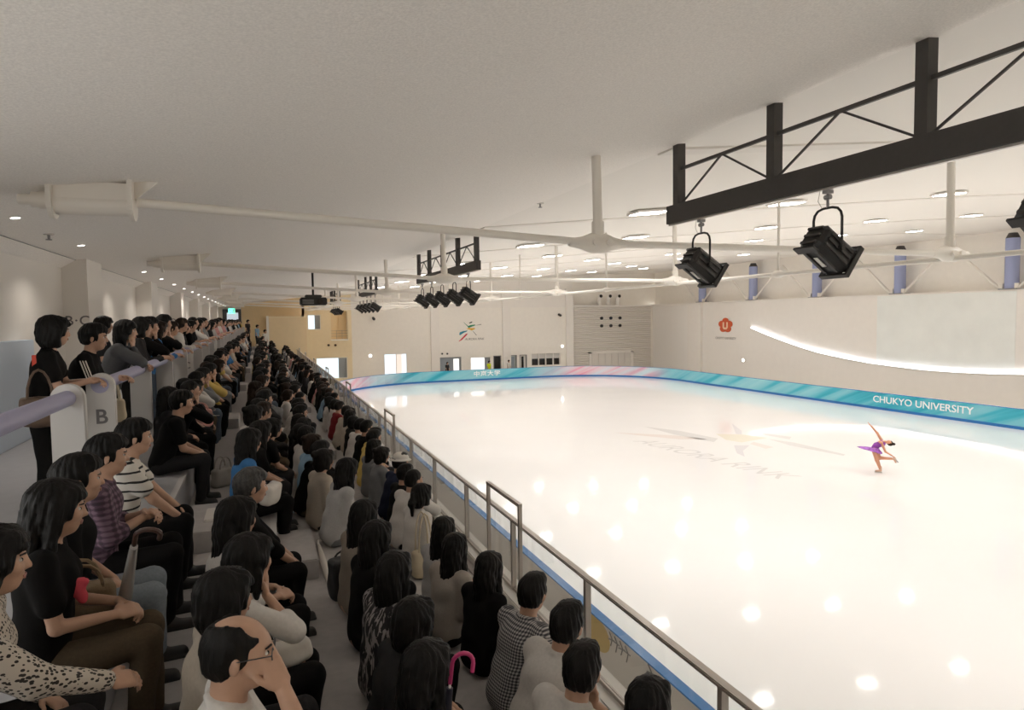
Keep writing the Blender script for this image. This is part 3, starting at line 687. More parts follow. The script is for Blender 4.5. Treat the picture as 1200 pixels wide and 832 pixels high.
# projector on a drop pole
pp = at_y(367, 350, 23.0)
t = thing('ceiling_projector', 'black projector hanging on a thin pole over the stand', 'projector', (pp.x, pp.y, pp.z))
zt = roof_z(pp.x)-pp.z
MB().tube([(0, 0, .12), (0, 0, zt)], .035, 8).build('pole', M_blackl, t, True)
MB().box(-.42, .42, -.32, .32, -.22, .03).build('body', M_blackl, t, bevel=.03)
MB().box(-.26, .26, -.25, .25, .03, .12).build('bracket', M_dark, t, bevel=.02)
MB().tube([(.18, -.32, -.1), (.18, -.38, -.1)], .09, 14).build('lens', M_darkglass, t, True)
for k in range(4): MB().box(-.36, .0, -.335, -.32, -.17+k*.04, -.155+k*.04).build('vent', M_grey, t)

# ================================================================== ROOF FRAMES OF TIE RODS
NX = [3.83, 9.85]; NZ = [.88, .88]
def spindle(c, axis, L_, R_, nseg=16):
    c = Vector(c); a = Vector(axis)
    return [c+a*t*L_/2 for t in (-1, -.95, -.9, -.55, -.25, .25, .55, .9, .95, 1)], [r*R_ for r in (.30, .42, .42, .62, .95, .95, .62, .42, .42, .30)]
for k in range(1, 9):
    Y = 7.2*k
    t = thing('tie_rod_frame', 'white roof tie rod frame with posts and cast nodes, %s from the near end' % ordinal(k), 'roof frame', (-1.06, Y, 1.13), 0, 'white roof tie rod frames')
    o = Vector((-1.06, Y, 1.13))
    def Q(x, z, dy=0): return Vector((x, Y+dy, z))-o
    zc = roof_z(-1.4)
    # bracket: channel box over a round sleeve between two rounded plates, stepped anchor behind
    MB().box(-1.72+1.06, -1.12+1.06, -.10, .10, .0, .16).build('bracket_body', M_white, t, bevel=.008)
    MB().tube([(-1.72+1.06, 0, -.03), (-1.12+1.06, 0, -.03)], .105, 18).build('bracket_sleeve', M_white, t, True)
    po = [(-.155, .19), (-.155, -.02)]+[(.155*math.sin(math.radians(a)), -.02-.155*math.cos(math.radians(a))) for a in range(-80, 81, 16)]+[(.155, -.02), (.155, .19)]
    for x in (-1.74, -1.10):
        MB().prism(po, lambda u, v, d: (x+1.06-.02+d, u, v), .04).build('bracket_plate', M_white, t)
    MB().prism([(0, .02), (.20, .20), (0, .22)], lambda u, v, d: (-1.08+1.06+u, -.02+d, v), .04).build('gusset', M_white, t)
    for xa, xb, rr_ in ((-1.74, -1.84, .082), (-1.84, -1.90, .07), (-1.90, -2.0, .05)):
        MB().tube([(xa+1.06, 0, -.01), (xb+1.06, 0, -.01)], rr_, 14).build('anchor', M_white, t, True)
    # rods, nodes, posts
    P = [(-1.06, 1.13)]+list(zip(NX, NZ))
    for (xa, za), (xb, zb) in zip(P, P[1:]):
        MB().tube([Q(xa, za), Q(xb, zb)], .045, 10).build('rod', M_white, t, True)
    for x, z in zip(NX, NZ):
        pts_, rr = spindle(Q(x, z), (1, 0, 0), .78, .125)
        MB().tube(pts_, rr, 16).build('node', M_white, t, True)
        for dx in (-.09, .09): MB().tube([Q(x+dx, z+.0, -.15), Q(x+dx, z, -.115)], .045, 12).build('node_bolt', M_white, t, True)
        MB().tube([Q(x, z+.04), Q(x, z+.26), Q(x, z+.262), Q(x-.02, roof_z(x)+.02)], [.075, .075, .056, .056], 12).build('post', M_white, t, True)
# longitudinal tie with thin droppers
for ri, (X, Z) in enumerate(((9.85, .86),)):
    t = thing('longitudinal_tie', 'long white tie rod running the length of the hall below the roof', 'tie rod', (X, 30, Z))
    MB().tube([(0, -36, -.05), (0, 33, -.05)], .04, 8).build('rod', M_white, t, True)
    for k in range(-4, 9):
        y = 3.6+7.2*(k+4)-30
        if y > 33: break
        MB().tube([(0, y, -.05), (0, y, roof_z(X)-Z-.01)], .026, 8).build('dropper', M_white, t, True)
        pts_, rr = spindle((0, y, -.05), (0, 1, 0), .42, .08); MB().tube(pts_, rr, 10).build('joint', M_white, t, True)

# ================================================================== WALKWAY RAILING (lavender pipe on white fins)
PX, PZ, PR = -1.28, -.52, .055
FW = .105
def fin_mesh(h):
    po = [(-FW, 0), (FW, 0)]
    for i in range(13):
        a = math.pi*i/12; po.append((FW*math.cos(a), h-FW+FW*math.sin(a)))
    return MB().prism(po, lambda u, v, d: (u, d-.035, v), .07).mesh('fin', M_fin, bevel=.006)
fm = fin_mesh(PZ-WALK+.10)
secs = [(-3.0, 5.43)]+[(6.45+6.9*k, 12.33+6.9*k) for k in range(7)]
letters = 'BCDEFGH'
for i, (y0, y1) in enumerate(secs):
    y1 = min(y1, 54.5)
    if y0 > 54: break
    lab = 'lavender pipe rail on white rounded posts nearest the viewer' if i == 0 else 'lavender pipe rail on white posts starting at the post lettered %s' % letters[i-1]
    t = thing('walkway_railing', lab, 'railing', (PX, y0, WALK), 0, 'lavender walkway railings')
    MB().tube([(0, 0, PZ-WALK), (0, y1-y0, PZ-WALK)], PR, 16).build('pipe', M_lav, t, True)
    n = 4 if i == 0 else max(2, round((y1-y0)/1.75)+1)
    for k in range(n):
        link('post', fm, t, (0, (y1-y0)*k/(n-1), 0))
    if i > 0:
        MB().tube([(0, -.045, PZ-WALK), (0, -.033, PZ-WALK)], .066, 18).build('pipe_end', M_lav, t, True)
        me = text_mesh('post_lettering', letters[i-1], .17, M_letter, .001, bold=.003)
        link('post_lettering', me, t, None, frame3((0, -.037, PZ-WALK-.27), (1, 0, 0), (0, 0, 1), (0, -1, 0)))

# ================================================================== GLASS BALUSTRADE AT THE FRONT OF THE STAND
RZ = -RAILX/1.146; KT = TIER[4]+.11
t = thing('glass_balustrade', 'glass balustrade with steel handrail along the front of the stand', 'balustrade', (RAILX, 0, KT))
MB().box(-.035, .035, -1.4, 54.5, RZ-KT-.03, RZ-KT).build('handrail', M_steel, t, bevel=.008)
MB().box(-.02, .02, -1.4, 54.5, .0, .03).build('bottom_rail', M_steel, t)
pm = MB().box(-.025, .025, -.02, .02, 0, RZ-KT-.03).mesh('post', M_steel); gm = None
y = 3.1-1.73*2; ps = []
while y < 54.4: ps.append(y); y += 1.73
gm = MB().box(-.005, .005, .03, 1.70, .03, RZ-KT-.04).mesh('glass_pane', M_glass)
for y in ps:
    link('post', pm, t, (0, y, 0))
    if y+1.73 < 54.5: link('glass_pane', gm, t, (0, y, 0))
hl = MB().bar((0, 0, 0), (0, 0, RZ-KT+.24), .04, .035).bar((0, 1.0, 0), (0, 1.0, RZ-KT+.24), .04, .035).bar((0, -.02, RZ-KT+.24), (0, 1.02, RZ-KT+.24), .04, .035).mesh('guard_hoop', M_steel)
for k in range(7):
    o = link('guard_hoop', hl, None, (RAILX-.06, 6.2+6.85*k, KT)); tag(o, 'raised steel guard hoop on the handrail, %s from the near end' % ordinal(k+1), 'guard hoop', 'raised guard hoops at the aisle ends')
# ================================================================== BODIES: signed distance fields meshed by surface nets
V3 = lambda *a: np.array(a, float)
def rot(yaw=0, pitch=0, roll=0):
    """columns = local x (forward), y (left), z (up); pitch > 0 looks down"""
    return np.array(Euler((roll, pitch, yaw), 'XYZ').to_matrix())
class SDF:
    def __init__(s, M=None, c=None): s.p = []; s.R = np.eye(3); s.c = np.zeros(3)
    def frame(s, R=None, c=None): s.R = np.eye(3) if R is None else R; s.c = np.zeros(3) if c is None else np.array(c, float); return s
    def w(s, p): return s.R @ np.array(p, float) + s.c
    def rc(s, a, b, ra, rb=None, k=.02, op='u'):
        s.p.append(('rc', s.w(a), s.w(b), ra, ra if rb is None else rb, k, op)); return s
    def chain(s, pts, rs, k=.02):
        for i in range(len(pts)-1): s.rc(pts[i], pts[i+1], rs[i], rs[i+1], k)
        return s
    def el(s, c, r, R=None, k=.02, op='u'):
        RR = s.R if R is None else s.R @ R
        s.p.append(('el', s.w(c), np.array(r, float), RR, k, op)); return s
    def bx(s, c, h, R=None, rd=.01, k=.01, op='u'):
        RR = s.R if R is None else s.R @ R
        s.p.append(('bx', s.w(c), np.array(h, float), RR, rd, k, op)); return s
    def mesh(s, name, res, m, wr=0.0, wfreq=38.0, seed=0, strand=0.0):
        lo = np.full(3, 1e9); hi = np.full(3, -1e9); bbs = []
        for q in s.p:
            if q[0] == 'rc': r = max(q[3], q[4])+q[5]; l = np.minimum(q[1], q[2])-r; h = np.maximum(q[1], q[2])+r
            elif q[0] == 'el': e = np.abs(q[3]) @ q[2] + q[4]; l = q[1]-e; h = q[1]+e
            else: e = np.abs(q[3]) @ (q[2]+q[4]) + q[5]; l = q[1]-e; h = q[1]+e
            bbs.append((l, h))
            if q[-1] == 'u': lo = np.minimum(lo, l); hi = np.maximum(hi, h)
        lo = lo-2*res; n = np.ceil((hi+2*res-lo)/res).astype(int)+1
        G = np.full(n, 1.0, np.float32)
        ax = [(lo[i]+res*np.arange(n[i])).astype(np.float32) for i in range(3)]
        for q, (l, h) in zip(s.p, bbs):
            i0 = np.maximum(np.floor((l-lo)/res).astype(int)-2, 0); i1 = np.minimum(np.ceil((h-lo)/res).astype(int)+3, n)
            if (i1 <= i0).any(): continue
            X = ax[0][i0[0]:i1[0], None, None]; Y = ax[1][None, i0[1]:i1[1], None]; Z = ax[2][None, None, i0[2]:i1[2]]
            if q[0] == 'rc':
                a, b, ra, rb, k = q[1], q[2], q[3], q[4], q[5]; ba = b-a; L2 = max(float(ba@ba), 1e-9)
                px, py, pz = X-a[0], Y-a[1], Z-a[2]
                t = np.clip((px*ba[0]+py*ba[1]+pz*ba[2])/L2, 0, 1)
                d = np.sqrt((px-t*ba[0])**2+(py-t*ba[1])**2+(pz-t*ba[2])**2) - (ra+(rb-ra)*t)
            else:
                c = q[1]; R = q[3]; px, py, pz = X-c[0], Y-c[1], Z-c[2]
                u = [px*R[0, j]+py*R[1, j]+pz*R[2, j] for j in range(3)]
                if q[0] == 'el':
                    r = q[2]; k = q[4]
                    k0 = np.sqrt(sum((u[j]/r[j])**2 for j in range(3))); k1 = np.sqrt(sum((u[j]/r[j]**2)**2 for j in range(3)))+1e-9
                    d = k0*(k0-1)/k1
                else:
                    hh = q[2]-q[4]; k = q[5]; qq = [np.abs(u[j])-hh[j] for j in range(3)]
                    d = np.sqrt(sum(np.maximum(v, 0)**2 for v in qq)) + np.minimum(np.maximum(np.maximum(qq[0], qq[1]), qq[2]), 0) - q[4]
            sl = G[i0[0]:i1[0], i0[1]:i1[1], i0[2]:i1[2]]
            if q[-1] == 'u':
                hm = np.maximum(k-np.abs(sl-d), 0)/k
                sl[...] = np.minimum(sl, d) - hm*hm*k*.25
            else:
                d = -d; hm = np.maximum(k-np.abs(sl-d), 0)/k
                sl[...] = np.maximum(sl, d) + hm*hm*k*.25
        if wr:
            X, Y, Z = ax[0][:, None, None], ax[1][None, :, None], ax[2][None, None, :]
            f = wfreq
            G += wr*(np.sin(f*X+1.7*np.sin(f*.6*Y+seed)+seed)*np.cos(f*.8*Z+1.3*np.sin(f*.5*X+2*seed))+.6*np.sin(f*1.3*Z+f*.7*Y+seed*3))
        if strand:                                      # hair locks running down from the crown
            X, Y, Z = ax[0][:, None, None], ax[1][None, :, None], ax[2][None, None, :]
            th = np.arctan2(Y, X+.03); r_ = np.sqrt((X+.03)**2+Y**2)
            fade = np.clip(r_/.06, 0, 1)
            G += strand*fade*(np.sin(17*th+2.2*np.sin(22*Z+seed)+seed)+.8*np.sin(31*th+3*np.sin(15*Z+2*seed)+1.7*seed)+.6*np.sin(9*th+4*np.sin(11*Z)+seed))
        return nets(G, lo, res, name, m)
CO = np.array([(i, j, k) for i in (0, 1) for j in (0, 1) for k in (0, 1)])
ED = [(a, b) for a in range(8) for b in range(a+1, 8) if np.abs(CO[a]-CO[b]).sum() == 1]
def nets(G, lo, res, name, m):
    ins = G < 0
    cnt = sum(ins[i:ins.shape[0]-1+i, j:ins.shape[1]-1+j, k:ins.shape[2]-1+k].astype(np.int8) for i, j, k in CO)
    cells = np.argwhere((cnt > 0) & (cnt < 8)); N = len(cells)
    idx = np.full(cnt.shape, -1, np.int32); idx[tuple(cells.T)] = np.arange(N)
    val = np.stack([G[tuple((cells+c).T)] for c in CO], 1)
    P = np.zeros((N, 3)); W = np.zeros(N)
    for a, b in ED:
        va, vb = val[:, a], val[:, b]; s = (va < 0) != (vb < 0)
        t = np.where(s, va/np.where(s, va-vb, 1), 0)[:, None]
        P += np.where(s[:, None], CO[a]+(CO[b]-CO[a])*t, 0); W += s
    P = (cells+P/W[:, None])*res+lo
    quads = []
    for d in range(3):
        e1, e2 = [(1, 2), (2, 0), (0, 1)][d]
        A = ins[tuple(slice(0, -1) if i == d else slice(None) for i in range(3))]; B = ins[tuple(slice(1, None) if i == d else slice(None) for i in range(3))]
        g = np.argwhere(A != B); g = g[(g[:, e1] > 0) & (g[:, e2] > 0) & (g[:, e1] < cnt.shape[e1]) & (g[:, e2] < cnt.shape[e2])]
        flip = B[tuple(g.T)]
        o1 = np.zeros(3, int); o1[e1] = 1; o2 = np.zeros(3, int); o2[e2] = 1
        q = np.stack([idx[tuple((g-o1-o2).T)], idx[tuple((g-o2).T)], idx[tuple(g.T)], idx[tuple((g-o1).T)]], 1)
        q[flip] = q[flip][:, ::-1]; quads.append(q)
    Q = np.concatenate(quads)
    me = bpy.data.meshes.new(name); me.vertices.add(N); me.vertices.foreach_set('co', P.astype(np.float32).ravel())
    me.loops.add(len(Q)*4); me.loops.foreach_set('vertex_index', Q.astype(np.int32).ravel())
    me.polygons.add(len(Q)); me.polygons.foreach_set('loop_start', np.arange(0, len(Q)*4, 4, dtype=np.int32))
    me.polygons.foreach_set('use_smooth', np.ones(len(Q), bool))
    me.update(calc_edges=True); me.validate()
    if m: me.materials.append(m)
    return me

# ---- materials
def skin_mat():
    m = mat('skin', (.50, .30, .205), .5, noise=(18, .06), bump=(120, .05, .002))
    p = m.node_tree.nodes['Principled BSDF']; p.inputs['Subsurface Weight'].default_value = 0.0
    return m
M_skin = skin_mat()
M_hair = mat('black_hair', (.008, .0068, .006), .5, noise=(30, .3), bump=(90, .8, .006, (1, 1, .12)), spec=.18)
M_hairb = mat('brown_hair', (.022, .013, .009), .5, noise=(30, .3), bump=(90, .8, .006, (1, 1, .12)), spec=.18)
M_cloth = mat('cloth', objcol=True, rough=.9, spec=.12, noise=(60, .05), bump=(40, .25, .004))
M_jean = mat('trouser_cloth', objcol=True, rough=.9, spec=.12, noise=(80, .10), bump=(60, .2, .003))
M_shoe = mat('shoe_leather', (.03, .028, .026), .5); M_eyew = mat('eye_white', (.62, .58, .54), .3); M_eyeb = mat('eye_dark', (.012, .010, .010), .2); M_lip = mat('lip', (.36, .16, .13), .45)
def pattern(kind):
    if 'cloth_'+kind in MATS: return MATS['cloth_'+kind]
    m = mat('cloth_'+kind, (.7, .7, .7), .85, bump=(40, .2, .004)); nt = m.node_tree; N = nt.nodes; L = nt.links; p = N['Principled BSDF']
    tc = N.new('ShaderNodeTexCoord'); ra = N.new('ShaderNodeValToRGB'); ra.color_ramp.interpolation = 'CONSTANT'; e = ra.color_ramp.elements
    if kind == 'stripe':
        wv = N.new('ShaderNodeTexWave'); wv.wave_type = 'BANDS'; wv.bands_direction = 'Z'; wv.inputs['Scale'].default_value = 4.6; wv.inputs['Distortion'].default_value = 1.2; wv.inputs['Detail Scale'].default_value = 1.5
        L.new(tc.outputs['Object'], wv.inputs['Vector']); L.new(wv.outputs['Fac'], ra.inputs[0])
        e[0].color = (.015, .014, .014, 1); e[0].position = 0; e[1].position = .11; e[1].color = (.66, .62, .56, 1)
    elif kind == 'leopard':
        vo = N.new('ShaderNodeTexVoronoi'); vo.inputs['Scale'].default_value = 84; mp = N.new('ShaderNodeMapping'); mp.inputs['Scale'].default_value = (.6, 1, 1)
        L.new(tc.outputs['Object'], mp.inputs['Vector']); L.new(mp.outputs[0], vo.inputs['Vector']); L.new(vo.outputs['Distance'], ra.inputs[0])
        e[0].color = (.03, .025, .022, 1); e[0].position = 0; e[1].position = .40; e[1].color = (.55, .49, .42, 1)
    elif kind in ('check', 'plaid'):
        a = N.new('ShaderNodeTexWave'); a.bands_direction = 'Z'; b2 = N.new('ShaderNodeTexWave'); b2.bands_direction = 'Y'
        for n_ in (a, b2): n_.inputs['Scale'].default_value = 17 if kind == 'check' else 9; L.new(tc.outputs['Object'], n_.inputs['Vector'])
        ad = N.new('ShaderNodeMath'); ad.operation = 'ADD'; L.new(a.outputs['Fac'], ad.inputs[0]); L.new(b2.outputs['Fac'], ad.inputs[1])
        hf = N.new('ShaderNodeMath'); hf.operation = 'MULTIPLY'; hf.inputs[1].default_value = .5; L.new(ad.outputs[0], hf.inputs[0]); L.new(hf.outputs[0], ra.inputs[0])
        c0, c1, c2 = ((.05, .05, .06, 1), (.20, .195, .2, 1), (.55, .53, .52, 1)) if kind == 'check' else ((.05, .03, .045, 1), (.10, .055, .085, 1), (.19, .12, .16, 1))
        e[0].color = c0; e[1].position = .34; e[1].color = c1; x = e.new(.66); x.color = c2
    elif kind == 'zebra':
        n_ = N.new('ShaderNodeTexNoise'); n_.inputs['Scale'].default_value = 16; n_.inputs['Detail'].default_value = 2; n_.inputs['Distortion'].default_value = 1.5; mp = N.new('ShaderNodeMapping'); mp.inputs['Scale'].default_value = (1, 1.8, .45)
        L.new(tc.outputs['Object'], mp.inputs['Vector']); L.new(mp.outputs[0], n_.inputs['Vector']); L.new(n_.outputs['Fac'], ra.inputs[0])
        e[0].color = (.018, .016, .018, 1); e[1].position = .54; e[1].color = (.30, .27, .26, 1)
    elif kind == 'floral':
        vo = N.new('ShaderNodeTexVoronoi'); vo.inputs['Scale'].default_value = 24; L.new(tc.outputs['Object'], vo.inputs['Vector']); L.new(vo.outputs['Distance'], ra.inputs[0])
        e[0].color = (.35, .12, .10, 1); e[1].position = .2; e[1].color = (.66, .58, .52, 1)
    L.new(ra.outputs[0], p.inputs['Base Color'])
    return m

# ---- skeleton
def ik(S, W, l1, l2, hint):
    S, W = np.array(S, float), np.array(W, float); d = W-S; D = np.linalg.norm(d); mx = (l1+l2)*.995
    if D > mx: W = S+d/D*mx; D = mx; d = W-S
    a = (l1*l1-l2*l2+D*D)/(2*D); h = math.sqrt(max(l1*l1-a*a, 1e-6)); u = d/D
    hv = np.array(hint, float); hv = hv-u*(hv@u); hv /= np.linalg.norm(hv)+1e-9
    return S+u*a+hv*h, W
def dirv(a): return V3(math.sin(a), 0, math.cos(a))
POSES = {  # lean, curve, head pitch, wrists (x, y, z from the pelvis, right then left), elbow hint
    'clasp': dict(lean=.36, wr=[(.40, -.045, .17), (.40, .045, .18)], hd=(.25, .8)),
    'lap': dict(lean=.14, wr=[(.21, -.07, .17), (.23, .06, .18)], hd=(.5, .8)),
    'knees': dict(lean=.26, wr=[(.40, -.13, .16), (.40, .13, .16)], hd=(.1, .8)),
    'chin': dict(lean=.42, wr=[('chin',), (.38, .08, .16)], hd=(.9, .3)),
    'cross': dict(lean=.20, wr=[(.19, .09, .27), (.22, -.08, .30)], hd=(.2, .9)),
    'hold': dict(lean=.12, wr=[(.30, -.08, .27), (.30, .08, .27)], hd=(.3, .9)),
    'slouch': dict(lean=.50, wr=[(.45, -.06, .14), (.45, .06, .15)], hd=(.2, .8)),
    'reach': dict(lean=.30, wr=[(.52, -.10, .27), (.30, .06, .20)], hd=(.2, .8)),
    'glasses': dict(lean=.20, wr=[('face',), (.33, .02, .15)], hd=(.7, .6)),
}
def skeleton(pose, stand=False, fem=False, yaw=0.0, hp=0.05, lean=None, wr=None, hyaw=None, seath=TR):
    Pz = POSES.get(pose, POSES['lap']); L = Pz['lean'] if lean is None else lean
    J = {}; zp = .88 if stand else .10
    J['P0'] = V3(0, 0, zp); J['P1'] = J['P0']+.17*dirv(L*.75); J['P2'] = J['P1']+.19*dirv(L); J['P3'] = J['P2']+.135*dirv(L*1.05)
    J['H'] = J['P3']+.045*dirv(L*.7)+V3(.03, 0, .125)
    hy = yaw; J['HR'] = rot(hy, hp, 0)
    sw = .158 if fem else .178; tw = yaw*.25; Rt = rot(tw, L, 0)
    J['Rt'] = Rt
    for i, s in enumerate((-1, 1)):
        J['S', s] = J['P3']+Rt@V3(-.012, s*sw, -.035)
        wr_ = (wr or Pz['wr'])[i]
        if wr_[0] == 'chin': W = J['H']+J['HR']@V3(.075, s*.035, -.185); hint = V3(.6, s*.5, -.7)
        elif wr_[0] == 'face': W = J['H']+J['HR']@V3(.135, s*.065, -.10); hint = V3(.5, s*.7, -.7)
        else: W = V3(*wr_)+V3(0, 0, zp-.10); hint = V3(-.35, s*(1.2-Pz['hd'][1]), -Pz['hd'][1])
        E, W = ik(J['S', s], W, .27, .235, hint)
        J['E', s] = E; J['W', s] = W; J['wk', s] = wr_[0]
        J['hip', s] = J['P0']+V3(.0, s*.085, -.01)
        if stand:
            J['kn', s] = V3(.03, s*.085, .46); J['an', s] = V3(-.02, s*.085, .08)
        else:
            J['kn', s] = V3(.415, s*(.085 if fem else .125), .125); J['an', s] = V3(.40+(.02 if s > 0 else -.03), s*(.075 if fem else .12), -seath+.075)
    J['fem'] = fem; J['stand'] = stand
    return J
def hand(f, W, fd, pn, s, curl=.5, fine=True):
    """palm and five fingers; fd finger direction, pn palm normal, s = +1 left hand"""
    fd = fd/np.linalg.norm(fd); pn = pn-fd*(pn@fd); pn /= np.linalg.norm(pn)+1e-9; lat = np.cross(fd, pn)*(-s)   # lat points to the thumb side
    R = np.stack([fd, lat, pn], 1)
    if not fine:
        f.el(W+fd*.05, (.055, .040, .019), R, .012); a = W+fd*.085+pn*.006
        f.rc(a-lat*.012, a-lat*.012+fd*.045+pn*.03*curl, .020, .014, .01); f.rc(a+lat*.016, a+lat*.016+fd*.05+pn*.03*curl, .015, .012, .01); f.rc(W+fd*.03+lat*.03, W+fd*.075+lat*.052+pn*.012, .013, .010, .012); return
    f.bx(W+fd*.05, (.046, .038, .0135), R, .012, .010)
    for i, (o, l) in enumerate(((.027, 1.0), (.009, 1.1), (-.010, 1.02), (-.028, .8))):
        a = W+fd*.09+lat*o; th = curl*.55; d = fd; r = .0088-.0006*(i == 3)
        for seg in (.042, .026, .021):
            d2 = fd*math.cos(th)+pn*math.sin(th)+lat*(o*1.5)*.3; d2 /= np.linalg.norm(d2); b = a+d2*seg*l
            f.rc(a, b, r, r*.92, .004); a = b; th += curl*.8; r *= .92
    a = W+fd*.025+lat*.034; b = a+fd*.035+lat*.024+pn*.008; c = b+fd*.03+lat*.004+pn*.012*curl; f.rc(a, b, .0125, .0105, .008); f.rc(b, c, .0105, .0085, .004)
def hand_dirs(J, s):
    E, W = J['E', s], J['W', s]; fa = (W-E)/np.linalg.norm(W-E); k = J['wk', s]
    if k == 'chin': return V3(.05, -s*.25, 1), V3(-1, -s*.2, .1), 1.25
    if k == 'face': return V3(-.35, -s*.35, .8), V3(-.6, -s*.8, 0), 1.0
    return fa*.8+V3(.15, -s*.45, -.1), V3(-.1, -s*.5, -.75), .75
def build_body(J, res, fine=True, ears=True, bare=0.0, nose=1.0):
    f = SDF(); fem = J['fem']; k = .035
    # trunk
    Rt = J['Rt']
    f.el(J['P0'], (.105, .15, .10), None, k); f.el(J['P1'], (.085, .118 if fem else .128, .11), Rt, k); f.el(J['P2'], (.098, .135 if fem else .150, .135), Rt, k)
    f.rc(J['S', -1], J['S', 1], .05, .05, .04); f.rc(J['P3']+V3(-.01, 0, -.03), J['H']+V3(-.03, 0, -.06), .054 if fem else .060, .050 if fem else .057, .03)
    for s in (-1, 1):
        ar = .86 if fem else 1.0
        f.rc(J['S', s], J['E', s], .048*ar, .037*ar, .03); f.rc(J['E', s], J['W', s], .038*ar, .025*ar, .012)
        fd, pn, cu = hand_dirs(J, s); hand(f, J['W', s], np.array(fd, float), np.array(pn, float), s, cu, fine)
    # head
    f.frame(J['HR'], J['H'])
    f.el((-.014, 0, .030), (.100, .077, .088), None, .02); f.el((.030, 0, -.045), (.060, .056, .066), None, .03); f.el((.046, 0, -.082), (.034, .034, .028), None, .03)
    f.el((.052, 0, .005), (.045, .060, .05), None, .03)
    for s in (-1, 1):
        f.el((.094, s*.034, .006), (.020, .019, .012), None, .012, 's')
        f.el((.068, s*.040, -.022), (.026, .022, .024), None, .02)
        if ears: f.el((-.006, s*.078, -.012), (.019, .008, .031), rot(s*.35, .2, 0), .006)
    if nose: f.rc((.092, 0, .010), (.108, 0, -.026), .008, .0125, .012); f.rc((.094, -.011, -.029), (.094, .011, -.029), .009, .009, .008)
    f.rc((.088, -.016, -.058), (.088, .016, -.058), .009, .009, .012)
    f.frame()
    if bare:
        for s in (-1, 1):
            f.rc(J['hip', s], J['kn', s], .075, .055, .03); f.rc(J['kn', s], J['kn', s]*.6+J['an', s]*.4+V3(-.02, 0, 0), .052, .050, .02); f.rc(J['kn', s]*.6+J['an', s]*.4+V3(-.02, 0, 0), J['an', s], .050, .034, .02)
    return f.mesh('body', res, M_skin)
def build_top(J, res, sleeve='short', loose=.018, m=None, collar=False, hem=0, seed=0):
    f = SDF(); fem = J['fem']; k = .045; Rt = J['Rt']; L = loose
    f.el(J['P0']+V3(.005, 0, .03+hem), (.088+L, .145+L, .085+L), None, k); f.el(J['P1'], (.092+L, .122+L if fem else .135+L, .12), Rt, k); f.el(J['P2'], (.100+L, .138+L if fem else .155+L, .135+L*.5), Rt, k)
    for s in (-1, 1): f.rc(J['P0']+V3(0, s*.062, .0), J['P2']+V3(0, s*.062, 0), .080+L, .082+L, .05)
    if fem: 
        for s in (-1, 1): f.el(J['P2']+Rt@V3(.075, s*.06, .0), (.05, .055, .055), Rt, .04)
    f.rc(J['S', -1], J['S', 1], .052+L*.5, .052+L*.5, .04)
    f.rc(J['P3']+V3(-.012, 0, -.045), J['P3']+V3(-.005, 0, .012), .078, .062, .03)
    for s in (-1, 1):
        ar = .9 if fem else 1.0
        if sleeve == 'none': f.rc(J['S', s], J['S', s]*.9+J['E', s]*.1, .055, .05, .03); continue
        e = J['S', s]*.38+J['E', s]*.62 if sleeve == 'short' else J['E', s]
        f.rc(J['S', s], e, (.050+L*.7)*ar, (.046+L)*ar, .03)
        if sleeve == 'long':
            w_ = J['E', s]*.06+J['W', s]*.94; f.rc(J['E', s], w_, (.044+L*.7)*ar, (.031+L*.4)*ar, .015)
        elif sleeve == 'elbow':
            w_ = J['E', s]*.7+J['W', s]*.3; f.rc(J['E', s], w_, (.044+L*.8)*ar, (.042+L*.8)*ar, .015)
    if collar:
        n = 14; c = J['P3']+V3(-.002, 0, .018); Rc = rot(0, .35, 0)
        for i in range(n):
            a, b = 2*math.pi*i/n, 2*math.pi*(i+1)/n
            f.rc(c+Rc@V3(.066*math.cos(a), .068*math.sin(a), .004), c+Rc@V3(.066*math.cos(b), .068*math.sin(b), .004), .013, .013, .01)
    # neck opening
    f.rc(J['P3']+V3(.02, 0, .05), J['H'], .048, .05, .01, 's')
    return f.mesh('top', res, m or M_cloth, wr=.0022, wfreq=27, seed=seed)
def build_trousers(J, res, short=0.0, skirt=False, m=None, seed=1):
    f = SDF(); fem = J['fem']
    f.el(J['P0']+V3(.01, 0, 0), (.100, .155, .105), None, .04)
    for s in (-1, 1):
        kn, an = J['kn', s], J['an', s]
        f.rc(J['hip', s], kn, .088, .068, .04)
        if skirt: f.rc(kn, kn*.85+an*.15, .074, .07, .04)
        else:
            e = an if not short else kn*short+an*(1-short)
            f.rc(kn, e, .068, .052, .02)
    if skirt: f.bx((J['kn', -1]+J['kn', 1])/2*.6+J['P0']*.4, (.17, .12, .055), None, .05, .05)
    return f.mesh('trousers', res, m or M_jean, wr=.0022, wfreq=26, seed=seed)
def build_shoe(J, s, res, m=None):
    f = SDF(); a = J['an', s]
    f.rc(a+V3(-.025, 0, -.035), a+V3(.13, s*.015, -.045), .036, .032, .02); f.rc(a+V3(.0, 0, .0), a+V3(.02, 0, -.02), .042, .04, .02); f.bx(a+V3(.055, s*.007, -.066), (.115, .037, .011), None, .008, .008)
    return f.mesh('shoe', res, m or M_shoe)
